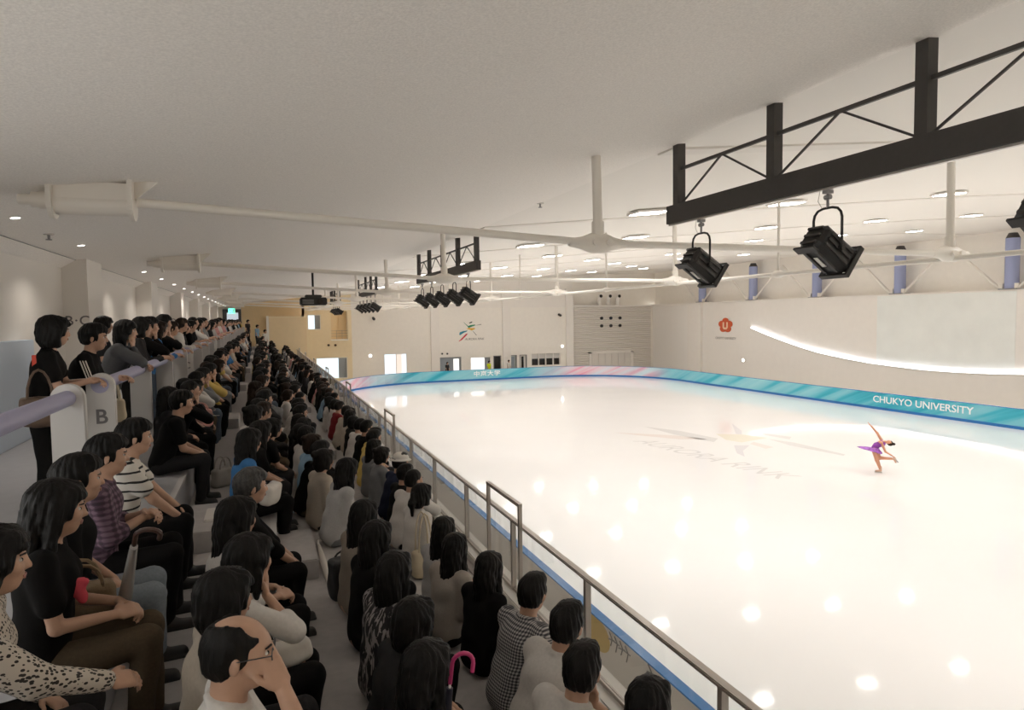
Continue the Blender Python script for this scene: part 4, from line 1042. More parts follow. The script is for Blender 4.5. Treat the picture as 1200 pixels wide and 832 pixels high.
def face_parts(P, J):
    for s in (-1, 1):
        f = SDF().frame(J['HR'], J['H']); f.el((.0805, s*.034, .006), (.0105, .0145, .0075)); e = link('eye', f.mesh('eye', .003, M_eyew), P)
        f = SDF().frame(J['HR'], J['H']); f.el((.0885, s*.033, .0065), (.0045, .0066, .0066)); link('iris', f.mesh('iris', .002, M_eyeb), e)
        f = SDF().frame(J['HR'], J['H']); f.rc((.098, s*.020, .024), (.084, s*.054, .027), .0042, .003, .002); link('eyebrow', f.mesh('eyebrow', .003, M_hair), P)
    f = SDF().frame(J['HR'], J['H']); f.rc((.0945, -.02, -.057), (.0965, 0, -.0555), .0045, .006, .003); f.rc((.0965, 0, -.0555), (.0945, .02, -.057), .006, .0045, .003); f.rc((.095, -.014, -.064), (.095, .014, -.064), .0055, .0055, .004)
    link('mouth', f.mesh('mouth', .003, M_lip), P)

# ---- hair in head coordinates
def hair_mesh(style, res=.008, m=None, seed=0):
    f = SDF(); big = {'short': (.115, .092, .102), 'buzz': (.106, .084, .094), 'bald': (.105, .085, .093)}.get(style, (.115, .094, .104))
    f.el((-.016, 0, .036), big)
    if style in ('short', 'buzz', 'bald'):
        f.el((-.05, 0, -.02), (.068, .074, .07), None, .03)
        if style == 'short': f.el((.055, .012, .088), (.052, .066, .034), rot(.2, .25, 0), .03); f.el((.0, -.02, .115), (.07, .06, .03), None, .03)
        f.bx((.135, 0, -.055), (.078, .14, .108), rot(0, -.12, 0), .02, .02, 's')
        f.bx((.09, 0, -.13), (.115, .14, .085), None, .02, .02, 's'); f.bx((0, 0, -.165), (.2, .2, .085), rot(0, .15, 0), .01, .015, 's')
        for s in (-1, 1): f.el((-.004, s*.095, -.018), (.024, .022, .034), None, .012, 's')
        if style == 'bald': f.el((.035, 0, .105), (.085, .05, .075), None, .02, 's'); f.el((-.045, 0, .13), (.045, .036, .04), None, .02, 's')
    else:
        for s in (-1, 1): f.rc((.005, s*.076, .02), (.0, s*.078, -.075), .034, .026, .03); f.rc((.045, s*.068, .06), (.05, s*.074, -.02), .022, .014, .02)
        f.rc((.062, -.045, .085), (.062, .045, .085), .028, .028, .03); f.rc((.088, -.04, .055), (.088, .04, .055), .018, .018, .02)
        f.el((-.055, 0, -.04), (.075, .085, .095), None, .03)
        if style == 'bob': f.rc((-.04, -.05, -.10), (-.04, .05, -.10), .045, .045, .03); [f.rc((.0, s*.078, -.06), (.012, s*.074, -.115), .028, .022, .02) for s in (-1, 1)]
        if style == 'long':
            f.el((-.075, 0, -.14), (.058, .092, .15), rot(0, -.08, 0), .04); f.el((-.088, 0, -.27), (.042, .085, .13), rot(0, -.06, 0), .04)
            for s in (-1, 1): f.chain([(.0, s*.08, -.05), (-.01, s*.088, -.16), (.0, s*.09, -.27)], [.028, .026, .012], .02)
        if style == 'half':
            f.el((-.07, 0, -.12), (.055, .09, .12), None, .04)
            for s in (-1, 1): f.chain([(.0, s*.08, -.05), (.0, s*.082, -.16)], [.028, .016], .02)
        if style == 'tail': f.el((-.125, 0, .02), (.03, .03, .03), None, .01); f.chain([(-.125, 0, .02), (-.155, 0, -.06), (-.145, 0, -.19)], [.032, .036, .012], .02)
        if style == 'bun': f.el((-.11, 0, .075), (.045, .048, .043), None, .012)
        # face opening
        f.bx((.150, 0, -.075), (.082, .058, .118), None, .03, .02, 's')
    return f.mesh('hair', res, m or M_hair, wr=.0016, wfreq=75, seed=seed, strand=.0010 if style == 'bald' else .0024)
HAIRM = {}
def hair_of(style, res, m):
    key = (style, res, m.name)
    if key not in HAIRM: HAIRM[key] = hair_mesh(style, res, m, len(HAIRM))
    return HAIRM[key]
def head_mw(J): return Matrix([list(J['HR'][i])+[J['H'][i]] for i in range(3)]+[[0, 0, 0, 1]])
# ================================================================== CROWD
SKATER = (21.0, 17.86)
BLACK = (.009, .0082, .008); CHAR = (.030, .029, .030); GREY = (.20, .20, .205); LGREY = (.42, .41, .40); WHITE = (.62, .59, .555); BEIGE = (.46, .40, .33); NAVY = (.02, .025, .05); BLUE = (.06, .19, .42); RED = (.22, .025, .03); PINK_ = (.55, .28, .27); YELL = (.62, .45, .14); JEAN = (.10, .125, .16); PJEAN = (.22, .25, .28); BROWN = (.085, .062, .04); ORANGE = (.60, .13, .02); SKYB = (.25, .38, .5); GREEN = (.10, .16, .09)
CN = {BLACK: 'black', CHAR: 'charcoal', GREY: 'grey', LGREY: 'light grey', WHITE: 'white', BEIGE: 'beige', NAVY: 'navy', BLUE: 'blue', RED: 'dark red', PINK_: 'pink', YELL: 'yellow', SKYB: 'pale blue', GREEN: 'olive', ORANGE: 'orange', BROWN: 'brown'}
HN = {'short': 'short black hair', 'buzz': 'cropped black hair', 'bob': 'black bobbed hair', 'long': 'long black hair', 'half': 'shoulder length black hair', 'tail': 'black ponytail', 'bun': 'black hair in a bun', 'bald': 'thinning hair'}
ROWN = ['top row', 'second row', 'third row', 'front row']
def hip(row, y, dx=0): return (TEDGE[row]-.31+dx, y, TIER[row])
GROUP = 'spectators seated on the stepped stand'
def near_person(row, y, label, pose='lap', fem=False, hair='short', top=BLACK, pat=None, sleeve='short', collar=False, trou=CHAR, rz=.12, hy=.25, hp=.06, hm=None, scale=1.0, dx=0, lean=None, wr=None, res=.0095, loose=.018, short=0.0, shoe=None, hem=0, group=GROUP, base=None, stand=False, face=True, skirt=False):
    J = skeleton(pose, stand, fem, hy, hp, lean, wr)
    P = thing('person', label, 'person', base or hip(row, y, dx), rz, group); P.scale = (scale,)*3
    link('body', build_body(J, res, True, ears=hair in ('short', 'buzz', 'bald', 'bun', 'tail'), bare=1.0 if short else 0), P)
    sd = hash((row, round(y*100))) % 17
    o = link('top', build_top(J, res*1.15, sleeve, loose, pattern(pat) if pat else None, collar, hem, sd), P); o.color = (*top, 1)
    o = link('trousers', build_trousers(J, res*1.3, short, skirt, None, sd+3), P); o.color = (*trou, 1)
    for s in (-1, 1): link('shoe', build_shoe(J, s, .012, shoe), P)
    link('hair', hair_of(hair, .007, hm or M_hair), P, None, head_mw(J))
    if face: face_parts(P, J)
    P['_J'] = 0; del P['_J']
    return P, J
NEAR = []
def npn(*a, **k):
    P, J = near_person(*a, **k); NEAR.append((a[0], a[1])); return P, J
# ---- top row
npn(0, 2.15, 'man in black T-shirt at the lower left picture edge, bare forearm on knee', pose='knees', top=BLACK, trou=BLACK, face=False)
A1, A1J = npn(0, 2.78, 'woman in spotted leopard print cardigan reaching forward at the left edge', pose='reach', fem=True, hair='half', pat='leopard', sleeve='long', trou=CHAR, loose=.024, hy=.1)
npn(0, 3.42, 'woman with very long black hair and black top behind the leopard print cardigan', pose='hold', fem=True, hair='long', top=BLACK, trou=BROWN, hy=.05, hp=.12, dx=.13)
npn(0, 4.02, 'short haired man in black polo and pale jeans below the pipe rail end', pose='lap', top=BLACK, trou=PJEAN, collar=True, hy=.12, dx=.07, hp=.02)
npn(0, 4.68, 'young man in purple plaid shirt with hands raised to his chest', pose='hold', pat='plaid', trou=BLACK, collar=True, hy=.05, wr=[(.27, -.03, .36), (.27, .05, .36)], sleeve='elbow', dx=.09)
npn(0, 5.38, 'man in white T-shirt with thin black stripes, hands on knees', pose='knees', pat='stripe', trou=BLACK, hy=.05, lean=.2, hair='short', dx=.09)
npn(0, 7.75, 'man in black T-shirt leaning on knees beside the aisle in the top row', pose='clasp', top=BLACK, trou=CHAR, hy=.0, lean=.42, dx=.05)
# ---- second row
B0, B0J = npn(1, 2.42, 'balding man with glasses in white shirt touching his face', pose='glasses', hair='bald', top=WHITE, collar=True, trou=GREY, hy=-.12, hp=.02, rz=.02, res=.0085, loose=.022, scale=1.06)
npn(1, 3.02, 'woman with black bob and beige cardigan beside the balding man', pose='lap', fem=True, hair='bob', top=BEIGE, sleeve='long', trou=CHAR, hy=.3, dx=-.04)
npn(1, 3.5, 'woman in white blouse with hand raised to chin, white bag on lap', pose='chin', fem=True, hair='half', top=WHITE, sleeve='elbow', trou=BLACK, hy=.35, lean=.24)
npn(1, 4.25, 'woman with long black hair and loose white top in the second row', pose='hold', fem=True, hair='long', top=WHITE, sleeve='elbow', trou=BLACK, hy=.4, loose=.03, dx=-.02)
npn(1, 5.05, 'grey templed man in black shirt at the aisle in the second row', pose='clasp', hair='short', top=BLACK, sleeve='elbow', trou=BLACK, hy=.15, lean=.22, hm=mat('greying_hair', (.045, .042, .04), .45, noise=(60, .5), bump=(60, .6, .006, (1, 1, .15))))
npn(1, 6.95, 'woman with long black hair and blue top holding a white bag', pose='lap', fem=True, hair='long', top=BLUE, trou=BLACK, hy=.3, rz=.2)
npn(1, 7.6, 'woman in black with long hair behind the blue top', pose='clasp', fem=True, hair='long', top=BLACK, trou=CHAR, hy=.3, rz=.2)
# ---- third row
npn(2, 2.12, 'dark haired woman in black at the bottom picture edge', pose='lap', fem=True, hair='half', top=BLACK, trou=BLACK, face=False)
C1, C1J = npn(2, 2.8, 'woman with long black hair holding a pink umbrella handle', pose='hold', fem=True, hair='long', top=BLACK, trou=BLACK, hy=.45, rz=.15, lean=.28, wr=[(.42, -.03, .24), (.44, .05, .22)], face=False, dx=-.14)
npn(2, 3.28, 'dark haired woman in charcoal top behind the pink umbrella', pose='slouch', fem=True, hair='bob', top=CHAR, trou=BLACK, hy=.5, rz=.15, face=False, lean=.3, dx=-.10)
npn(2, 3.95, 'woman in black and white zebra patterned blouse in the third row', pose='lap', fem=True, hair='half', pat='zebra', sleeve='elbow', trou=BLACK, hy=.6, rz=.2, loose=.03)
C4, C4J = npn(2, 4.62, 'woman in black jacket with bright orange collar in the third row', pose='lap', fem=True, hair='half', top=BLACK, sleeve='long', trou=BLACK, hy=.45, rz=.2)
npn(2, 5.2, 'woman with long black hair and taupe top next to the orange collar', pose='lap', fem=True, hair='long', top=(.28, .24, .20), sleeve='long', trou=CHAR, hy=.5, rz=.25)
npn(2, 6.95, 'woman in pale grey jacket with folded arms and long black hair', pose='cross', fem=True, hair='long', top=LGREY, sleeve='long', trou=GREY, hy=.35, rz=.15, loose=.024, lean=.3)
# ---- front row
npn(3, 2.72, 'dark haired person at the bottom edge right next to the glass', pose='lap', hair='half', top=BLACK, trou=BLACK, face=False, dx=.16)
npn(3, 3.02, 'man in white shirt with hand at his mouth, lowest in the front row', pose='chin', hair='short', top=WHITE, collar=True, trou=CHAR, hy=.55, rz=.25, loose=.03, sleeve='elbow', scale=1.09, dx=-.17)
npn(3, 3.55, 'broad man in white shirt hunched forward in the front row', pose='slouch', hair='short', top=WHITE, collar=True, trou=CHAR, hy=.5, rz=.2, loose=.036, sleeve='elbow', dx=-.05, scale=1.09)
npn(3, 4.1, 'man in black and white checked shirt in the front row', pose='clasp', hair='short', pat='check', collar=True, trou=CHAR, hy=.5, rz=.2, loose=.028, dx=.02, scale=1.04)
npn(3, 4.68, 'woman with long straight hair and black cardigan in the front row', pose='lap', fem=True, hair='long', top=BLACK, sleeve='long', trou=BLACK, hy=.55, rz=.25, loose=.026, face=False)
npn(3, 5.2, 'woman with long wavy hair and pale taupe blouse in the front row', pose='lap', fem=True, hair='long', top=(.38, .34, .30), sleeve='long', trou=BLACK, hy=.6, rz=.3, loose=.026, dx=-.12, face=False)
npn(3, 5.68, 'woman with dark hair behind the pale taupe blouse in the front row', pose='hold', fem=True, hair='long', top=LGREY, sleeve='elbow', trou=CHAR, hy=.6, rz=.3, dx=-.08, face=False)
D7, D7J = npn(3, 6.95, 'woman in white cardigan with cream shoulder bag beside the glass', pose='lap', fem=True, hair='tail', top=WHITE, sleeve='long', trou=CHAR, hy=.4, rz=.25, loose=.024, face=False)

# extra garment and accessory parts
f = SDF(); c = C4J['P3']+V3(.0, 0, .02)
for i in range(14):
    a, b_ = 2*math.pi*i/14, 2*math.pi*(i+1)/14
    f.rc(c+V3(.072*math.cos(a), .078*math.sin(a), -.01), c+V3(.072*math.cos(b_), .078*math.sin(b_), -.01), .02, .02, .012)
f.rc(c+V3(.07, .03, -.02), c+V3(.12, .03, -.16), .018, .012); f.rc(c+V3(.07, -.03, -.02), c+V3(.12, -.03, -.16), .018, .012)
for o in bpy.data.objects:
    if o.type == 'EMPTY' and 'orange collar in' in str(o.get('label', '')): cp = o
    if o.type == 'EMPTY' and 'balding man with' in str(o.get('label', '')): gm_ = o
tag(link('collar', f.mesh('collar', .008, mat('orange_cloth', ORANGE, .8)), cp), 'bright orange collar')
gl = SDF().frame(B0J['HR'], B0J['H'])
for s in (-1, 1):
    ce_ = V3(.103, s*.035, .0)
    for i in range(16):
        a, b_ = 2*math.pi*i/16, 2*math.pi*(i+1)/16
        gl.rc(ce_+V3(0, .024*math.cos(a), .016*math.sin(a)), ce_+V3(0, .024*math.cos(b_), .016*math.sin(b_)), .0022, .0022, .001)
    gl.rc((.102, s*.058, .004), (.0, s*.083, .008), .0022, .0022, .001)
gl.rc((.103, -.012, .004), (.103, .012, .004), .002, .002, .001)
tag(link('glasses', gl.mesh('glasses', .0022, M_dgrey), gm_), 'thin dark framed glasses')

# ---- standing people along the railing
SG = 'spectators standing at the walkway railing'
def lean_wr(z=1.14): return [(.30, -.09, z-.78), (.32, .08, z-.78)]
SX = PX-.33
def stand_near(y, label, **k):
    x = k.pop('x', SX); return near_person(0, y, label, stand=True, base=(x, y, WALK), group=SG, **k)
W1, W1J = stand_near(6.35, 'standing woman with black bob, black T-shirt and brown shoulder bag', pose='lap', fem=True, hair='bob', top=BLACK, trou=BLACK, lean=.16, wr=[(.34, -.05, .34), (.36, .06, .34)], hy=.35, rz=.1, scale=.985, x=SX-.07)
T1, T1J = stand_near(6.95, 'standing person in black track jacket with white sleeve stripes at the railing', pose='clasp', hair='short', fem=True, top=BLACK, trou=BLACK, lean=.36, wr=[(.40, -.05, .34), (.42, .05, .34)], hy=.0, rz=.05, scale=.955, sleeve='elbow')
stand_near(8.4, 'standing woman in grey hooded jacket resting chin on hand', pose='chin', fem=True, hair='half', top=(.10, .10, .105), sleeve='long', trou=BLACK, lean=.38, hy=.0, rz=.0, wr=[('chin',), (.40, .06, .34)], scale=.98, loose=.03)
stand_near(10.7, 'tall person with black hair standing behind the grey hooded jacket', pose='lap', hair='half', top=CHAR, trou=BLACK, lean=.05, x=SX-.5, face=False, res=.014)
stand_near(9.6, 'standing young woman with white scarf collar leaning on the pipe rail', pose='clasp', fem=True, hair='bob', top=CHAR, sleeve='long', trou=BLACK, lean=.33, wr=[(.40, -.08, .34), (.42, .08, .34)], hy=.05, res=.012)
stand_near(10.2, 'standing man with hand at mouth beside the white scarf collar', pose='chin', hair='short', top=BLACK, sleeve='long', trou=BLACK, lean=.33, wr=[('chin',), (.40, .06, .34)], hy=.1, res=.012)

# printed patch and sleeve stripes
nv = Vector((-.55, -.83, 0)).normalized(); c_ = Vector(W1J['P2']+W1J['Rt']@V3(-.062, -.128, .06))
tag(MB().obox(c_+nv*.005, Vector((.83, -.55, 0)).normalized(), nv, (0, 0, 1), .045, .010, .050).build('shirt_print', mat('red_print', (.62, .07, .04), .7), W1, bevel=.004), 'red square print')
f = SDF(); S_, E_ = T1J['S', -1], T1J['E', -1]
for o_ in (-.022, 0, .022): f.rc(S_+V3(o_, -.066, -.01), E_+V3(o_, -.062, .01), .006, .006, .002)
tag(link('sleeve_stripes', f.mesh('sleeve_stripes', .004, M_whitep), T1), 'white sleeve stripes')
for o in bpy.data.objects:
    if o.type == 'EMPTY' and 'pink umbrella handle' in str(o.get('label', '')) and o['category'] == 'person':
        Rt_ = C1J['Rt']; c_ = C1J['P1']+Rt_@V3(-.118, .02, .0)
        me_ = text_mesh('shirt_lettering', 'OPP', .11, mat('pale_print', (.45, .43, .42), .7), .004, bold=.003)
        link('shirt_lettering', me_, o, None, frame3(c_, Rt_@V3(0, -.8, -.6), Rt_@V3(0, -.6, .8)*1, Rt_@V3(-1, 0, 0)))
# ---- prototypes for the rest of the crowd
def proto(pose, fem, res, stand=False, lean=None, wr=None, hy=.1, sleeve='short', fine=False, skirt=False):
    J = skeleton(pose, stand, fem, hy, .06, lean, wr)
    feats = []
    if fine:
        for s in (-1, 1):
            f = SDF().frame(J['HR'], J['H']); f.el((.0825, s*.034, .006), (.0105, .0145, .0072)); feats.append(('eye', f.mesh('eye', .004, M_eyeb)))
            f = SDF().frame(J['HR'], J['H']); f.rc((.098, s*.020, .024), (.084, s*.054, .027), .0045, .0035, .002); feats.append(('eyebrow', f.mesh('eyebrow', .004, M_hair)))
        f = SDF().frame(J['HR'], J['H']); f.rc((.0945, -.018, -.058), (.0945, .018, -.058), .0065, .0065, .003); feats.append(('mouth', f.mesh('mouth', .004, M_lip)))
    return dict(J=J, fem=fem, feats=feats, mw=head_mw(J), body=build_body(J, res, fine, ears=not fem), top=build_top(J, res*1.25, sleeve, .02 if not fem else .022), trousers=build_trousers(J, res*1.4, 0, skirt))
MID = [proto('clasp', False, .0125, sleeve='short', fine=True), proto('lap', True, .0125, sleeve='elbow', fine=True), proto('hold', True, .0125, sleeve='long', fine=True), proto('chin', False, .0125, sleeve='long', fine=True), proto('knees', False, .0125, sleeve='short', fine=True), proto('slouch', True, .0125, sleeve='short', fine=True)]
FAR = [proto('clasp', False, .02), proto('lap', True, .02, sleeve='elbow'), proto('hold', True, .02, sleeve='long'), proto('chin', False, .02, sleeve='long'), proto('knees', False, .02), proto('slouch', True, .02, sleeve='elbow')]
SMID = [proto('clasp', False, .0135, True, .33, [(.40, -.06, .34), (.42, .06, .34)], fine=True), proto('clasp', True, .0135, True, .36, [(.40, -.08, .34), (.42, .08, .34)], sleeve='long', fine=True), proto('chin', True, .0135, True, .36, [('chin',), (.42, .06, .34)], sleeve='elbow', fine=True)]
SFAR = [proto('clasp', False, .022, True, .33, [(.40, -.06, .34), (.42, .06, .34)]), proto('clasp', True, .022, True, .36, [(.40, -.08, .34), (.42, .08, .34)], sleeve='long')]
SUP = [proto('lap', False, .022, True, .03, [(.08, -.2, .02), (.08, .2, .02)]), proto('lap', True, .022, True, .03, [(.12, -.16, .05), (.2, .12, .15)])]
PRM = bpy.data.objects
def place(pr, loc, rz, label, group, top, trou, hair, scale, hm=None, hres=.012):
    P = thing('person', label, 'person', loc, rz, group); P.scale = (scale,)*3
    link('body', pr['body'], P); o = link('top', pr['top'], P); o.color = (*top, 1); o = link('trousers', pr['trousers'], P); o.color = (*trou, 1)
    link('hair', hair_of(hair, hres, hm or M_hair), P, None, pr['mw'])
    for nm_, me_ in pr['feats']: link(nm_, me_, P)
    return P
def pick_look(fem):
    r = RNG.random
    hair = RNG.choice(['long', 'long', 'half', 'bob', 'tail', 'bun']) if fem else RNG.choice(['short', 'short', 'short', 'buzz'])
    x = r()
    top = BLACK if x < .32 else CHAR if x < .41 else WHITE if x < .62 else LGREY if x < .70 else GREY if x < .76 else BEIGE if x < .82 else NAVY if x < .87 else RED if x < .90 else PINK_ if x < .93 else SKYB if x < .95 else YELL if x < .965 else BLUE if x < .98 else GREEN
    trou = RNG.choice([BLACK, BLACK, CHAR, CHAR, JEAN, JEAN, GREY, BROWN])
    hm = M_hair if r() < .8 else M_hairb
    return hair, top, trou, hm
def aisle(y): return (y-6.05) % 6.9 < .95
rows_y = []
HAT = []
start = [8.45, 8.25, 7.6, 7.6]
for row in range(4):
    y = start[row]; n = sum(1 for a in NEAR if a[0] == row)
    step0 = [.60, .58, .56, .56][row]
    while y < (49.8 if row < 2 else 51.4):
        dy = step0*(1+max(0, y-14)*.0085)
        if aisle(y) and row < 3:
            y += .5; continue
        n += 1
        lod = MID if y < 14.5 else FAR
        pr = RNG.choice(lod); fem = pr['fem']; hair, top, trou, hm = pick_look(fem)
        ang = math.atan2(SKATER[1]-y, SKATER[0]-TEDGE[row]); rz = max(-.75, min(.5, ang*.75))+RNG.uniform(-.12, .12)
        sc = RNG.uniform(.92, 1.0) if fem else RNG.uniform(.96, 1.04)
        lab = '%s from the near end, %s, %s top, %s' % (ordinal(n), ROWN[row], CN[top], HN[hair])
        pp_ = place(pr, hip(row, y+RNG.uniform(-.05, .05), RNG.uniform(-.07, .07)+(0, .06, -.15, 0)[row]), rz, lab, GROUP, top, trou, hair, sc, hm, .011 if lod is MID else .018)
        if row == 3 and 8.6 < y and not HAT:
            HAT.append(1); pp_['label'] = 'spectator wearing a white sun hat in the front row by the glass'
            f = SDF(); f.el((-.01, 0, .075), (.112, .098, .075)); f.el((-.01, 0, .045), (.150, .138, .016), None, .02); f.bx((0, 0, -.03), (.2, .2, .065), None, .01, .01, 's')
            tag(link('sun_hat', f.mesh('sun_hat', .009, mat('white_hat', (.66, .63, .58), .8)), pp_, None, pr['mw']), 'white sun hat')
        y += dy+RNG.uniform(-.04, .06)
y = 10.9; n = 6
spec = {0: (BLUE, 'half'), 1: (BLACK, 'short'), 2: (YELL, 'short'), 3: (WHITE, 'short')}
k = 0
while y < 53.5:
    n += 1; pr = RNG.choice(SMID if y < 20 else SFAR); fem = pr['fem']; hair, top, trou, hm = pick_look(fem)
    if k in spec: top, hair = spec[k]
    k += 1
    ang = math.atan2(SKATER[1]-y, SKATER[0]-SX); rz = max(-.7, min(.4, ang*.7))+RNG.uniform(-.1, .1)
    lab = '%s person standing along the walkway railing, %s top, %s' % (ordinal(n), CN[top], HN[hair])
    place(pr, (SX+RNG.uniform(-.05, .03), y, WALK), rz, lab, SG, top, trou, hair, RNG.uniform(.95, 1.04), hm, .012 if y < 20 else .018)
    y += RNG.uniform(.75, 1.1)*(1+.008*y)
# people standing at the far end of the stand and behind the rink end
for i, (px, py, Y, zf, top, hair, lab) in enumerate([(290, 377, 50.5, None, CHAR, 'short', 'person in dark top standing on the far stand steps, left of two others'), (301, 382, 50.8, None, SKYB, 'short', 'person in pale blue top standing on the far stand steps'), (310, 387, 51, None, WHITE, 'short', 'person in white top standing on far steps beside the white post'),
                                                   (524, 428, 62.0, ICE, CHAR, 'short', 'person in dark top standing by the wide grey doorway'), (573, 426, 61.5, ICE, (.55, .62, .03), 'short', 'person in yellow green vest behind the far barrier'), (596, 427, 61.8, ICE, WHITE, 'short', 'person in white top standing by the half glazed door')]):
    p = at_y(px, py, Y); z = p.z-1.58 if zf is None else zf
    if zf is None: z = min(TIER, key=lambda t: abs(t-z))
    place(SUP[i % 2], (p.x, Y, z), -1.2 if zf else -.6, lab, 'people standing far away', top, CHAR, hair, 1.0, None, .018)

# ================================================================== SKATER
def skater():
    d = at_z(1030, 554, ICE); base = Vector((d.x, d.y, ICE))
    az = math.atan2(base.y, base.x)-math.pi/2            # local x = to the right of the view, z up
    P = thing('person', 'figure skater in purple dress spinning on one leg with an arm raised', 'person', base, az)
    f = SDF(); k = .03
    q = lambda x, z, y=0: V3(x, y, z)
    hipc = q(-.15, .86); wa = q(-.10, 1.0); ch = q(.05, 1.10); nk = q(.17, 1.16); hd = q(.30, 1.13)
    f.chain([hipc, wa, ch], [.115, .095, .11], k); f.rc(ch, nk, .075, .045, k); f.rc(nk, hd, .042, .045, .02); f.el(hd+V3(.01, 0, .01), (.095, .075, .085), rot(0, .5, 0), .02); f.el(hd+V3(.02, -.05, .02), (.05, .04, .05), None, .03)
    f.rc(ch+V3(.02, -.15, .03), ch+V3(.02, .15, .03), .05, .05, .03)
    f.chain([ch+V3(.03, .12, .05), q(-.08, 1.45, .10), q(-.28, 1.70, .06)], [.05, .042, .03], .02); f.el(q(-.33, 1.76, .05), (.05, .03, .022), rot(0, .9, 0), .01)
    for i, o in enumerate((-.02, 0, .018)): f.rc(q(-.34, 1.77, .05+o), q(-.40+.01*i, 1.835, .05+o*1.5), .009, .007, .004)
    f.chain([ch+V3(.05, -.12, -.05), q(.19, .82, -.12), q(.40, .69, -.10)], [.045, .035, .024], .02); f.el(q(.46, .65, -.1), (.05, .03, .022), rot(0, .6, 0), .01)
    for i, o in enumerate((-.02, 0, .018)): f.rc(q(.48, .64, -.1+o), q(.54, .60, -.1+o*1.4), .009, .007, .004)
    f.chain([hipc+V3(0, -.05, -.02), q(-.07, .47, -.03), q(.035, .16, 0)], [.108, .072, .048], .03)
    f.chain([hipc+V3(.03, .07, -.03), q(.0, .53, .12), q(.42, .53, .14)], [.10, .068, .045], .03)
    for (fx, nz) in ((0, 1),): f.rc(hd+V3(.06, -.06, .03), hd+V3(.08, -.075, .01), .01, .012, .01)
    link('body', f.mesh('body', .010, mat('skater_skin', (.68, .33, .20), .5)), P)
    f = SDF(); f.chain([hipc+V3(-.0, 0, .02), wa, ch+V3(.03, 0, 0)], [.124, .104, .12], .03); f.el(hipc+V3(0, 0, -.01), (.13, .128, .10), None, .03); f.rc(ch+V3(.06, 0, .05), nk+V3(.02, 0, .05), .07, .06, .02, 's')
    M_pur = mat('purple_dress', (.28, .05, .38), .5, noise=(9, .5, 3), bump=(40, .3, .004))
    link('dress', f.mesh('dress', .010, M_pur, wr=.002), P)
    # flared skirt panels
    b = MB(); n = 22; vs = []
    for i in range(n):
        a = 2*math.pi*i/n; ca, sa = math.cos(a), math.sin(a)
        vs.append((-.15+.12*ca, .125*sa, .92)); rad = .30+.05*(i % 2)
        ox = -.30 if ca < 0 else -.02
        vs.append((-.15+rad*ca*.8+ox*abs(ca), rad*sa*.9, .90+(-.05+.10*(-ca if ca < 0 else -ca*.9))+.02*(i % 2)-.05))
        vs.append((-.15+.108*ca, .118*sa, .88)); vs.append((vs[-2][0], vs[-2][1], vs[-2][2]-.006))
    fs = []
    for i in range(n):
        j = (i+1) % n; fs += [(4*i, 4*j, 4*j+1, 4*i+1), (4*i+2, 4*i+3, 4*j+3, 4*j+2), (4*i+1, 4*j+1, 4*j+3, 4*i+3), (4*i, 4*i+2, 4*j+2, 4*j)]
    b.add(vs, fs).build('skirt', mat('purple_skirt', (.36, .12, .50), .6, noise=(7, .5)), P, True)
    f = SDF(); f.el(hd+V3(.035, .01, -.012), (.112, .094, .096), rot(0, .5, 0)); f.el(hd+V3(.15, .03, -.04), (.06, .05, .05), None, .02); f.el(hd+V3(-.03, -.07, .07), (.075, .05, .06), None, .02, 's')
    link('hair', f.mesh('hair', .010, M_hairb, wr=.002, wfreq=60), P)
    for (a, t_, nm) in ((q(.035, .16, 0), q(-.10, .065, 0), 0), (q(.42, .53, .14), q(.53, .41, .14), 1)):
        f = SDF()
        if nm == 0: f.rc(a+V3(.01, 0, .06), a+V3(.01, 0, -.05), .046, .048, .02); f.rc(a+V3(.02, 0, -.075), t_, .038, .03, .02)
        else: f.rc(a+V3(-.06, 0, 0), a+V3(.03, 0, 0), .044, .046, .02); f.rc(a+V3(.04, 0, .02), t_, .038, .03, .02)
        s = link('skate_boot', f.mesh('skate_boot', .009, mat('tan_boot', (.70, .45, .33), .5)), P)
        if nm == 0: MB().box(-.14, .10, -.004, .004, 0, .04).build('blade', M_silver, s)
        else: MB().obox(V3(.535, .14, .50), (.62, 0, -.78), (0, 1, 0), (.78, 0, .62), .12, .004, .02).build('blade', M_silver, s)
skater()
# ================================================================== BAGS, UMBRELLAS, SMALL THINGS
M_cream = mat('cream_canvas', (.58, .50, .36), .85, bump=(50, .3, .005)); M_wbag = mat('white_canvas', (.66, .62, .57), .8, bump=(30, .3, .005)); M_brownb = mat('brown_leather', (.12, .075, .05), .5, bump=(40, .2, .003))
def bag(name, label, loc, rz, m, w=.30, h=.26, d=.11, strap=.25, tilt=0.0):
    t = thing(name, label, 'bag', loc, rz); t.rotation_euler = (tilt, 0, rz)
    f = SDF(); f.bx((0, 0, h*.45), (w*.5, d*.5, h*.45), None, .035, .02); f.el((0, 0, h*.2), (w*.5, d*.62, h*.3), None, .05)
    link('bag_body', f.mesh('bag_body', .010, m, wr=.004, wfreq=30, seed=len(label)), t)
    if strap:
        for s in (-1, 1):
            pts = [(-w*.3, s*d*.42, h*.82)]+[(-w*.3*math.cos(math.pi*i/8), s*d*.35, h*.85+strap*math.sin(math.pi*i/8)) for i in range(9)]+[(w*.3, s*d*.42, h*.82)]
            MB().tube(pts, .009, 6).build('strap', m, t, True)
    return t
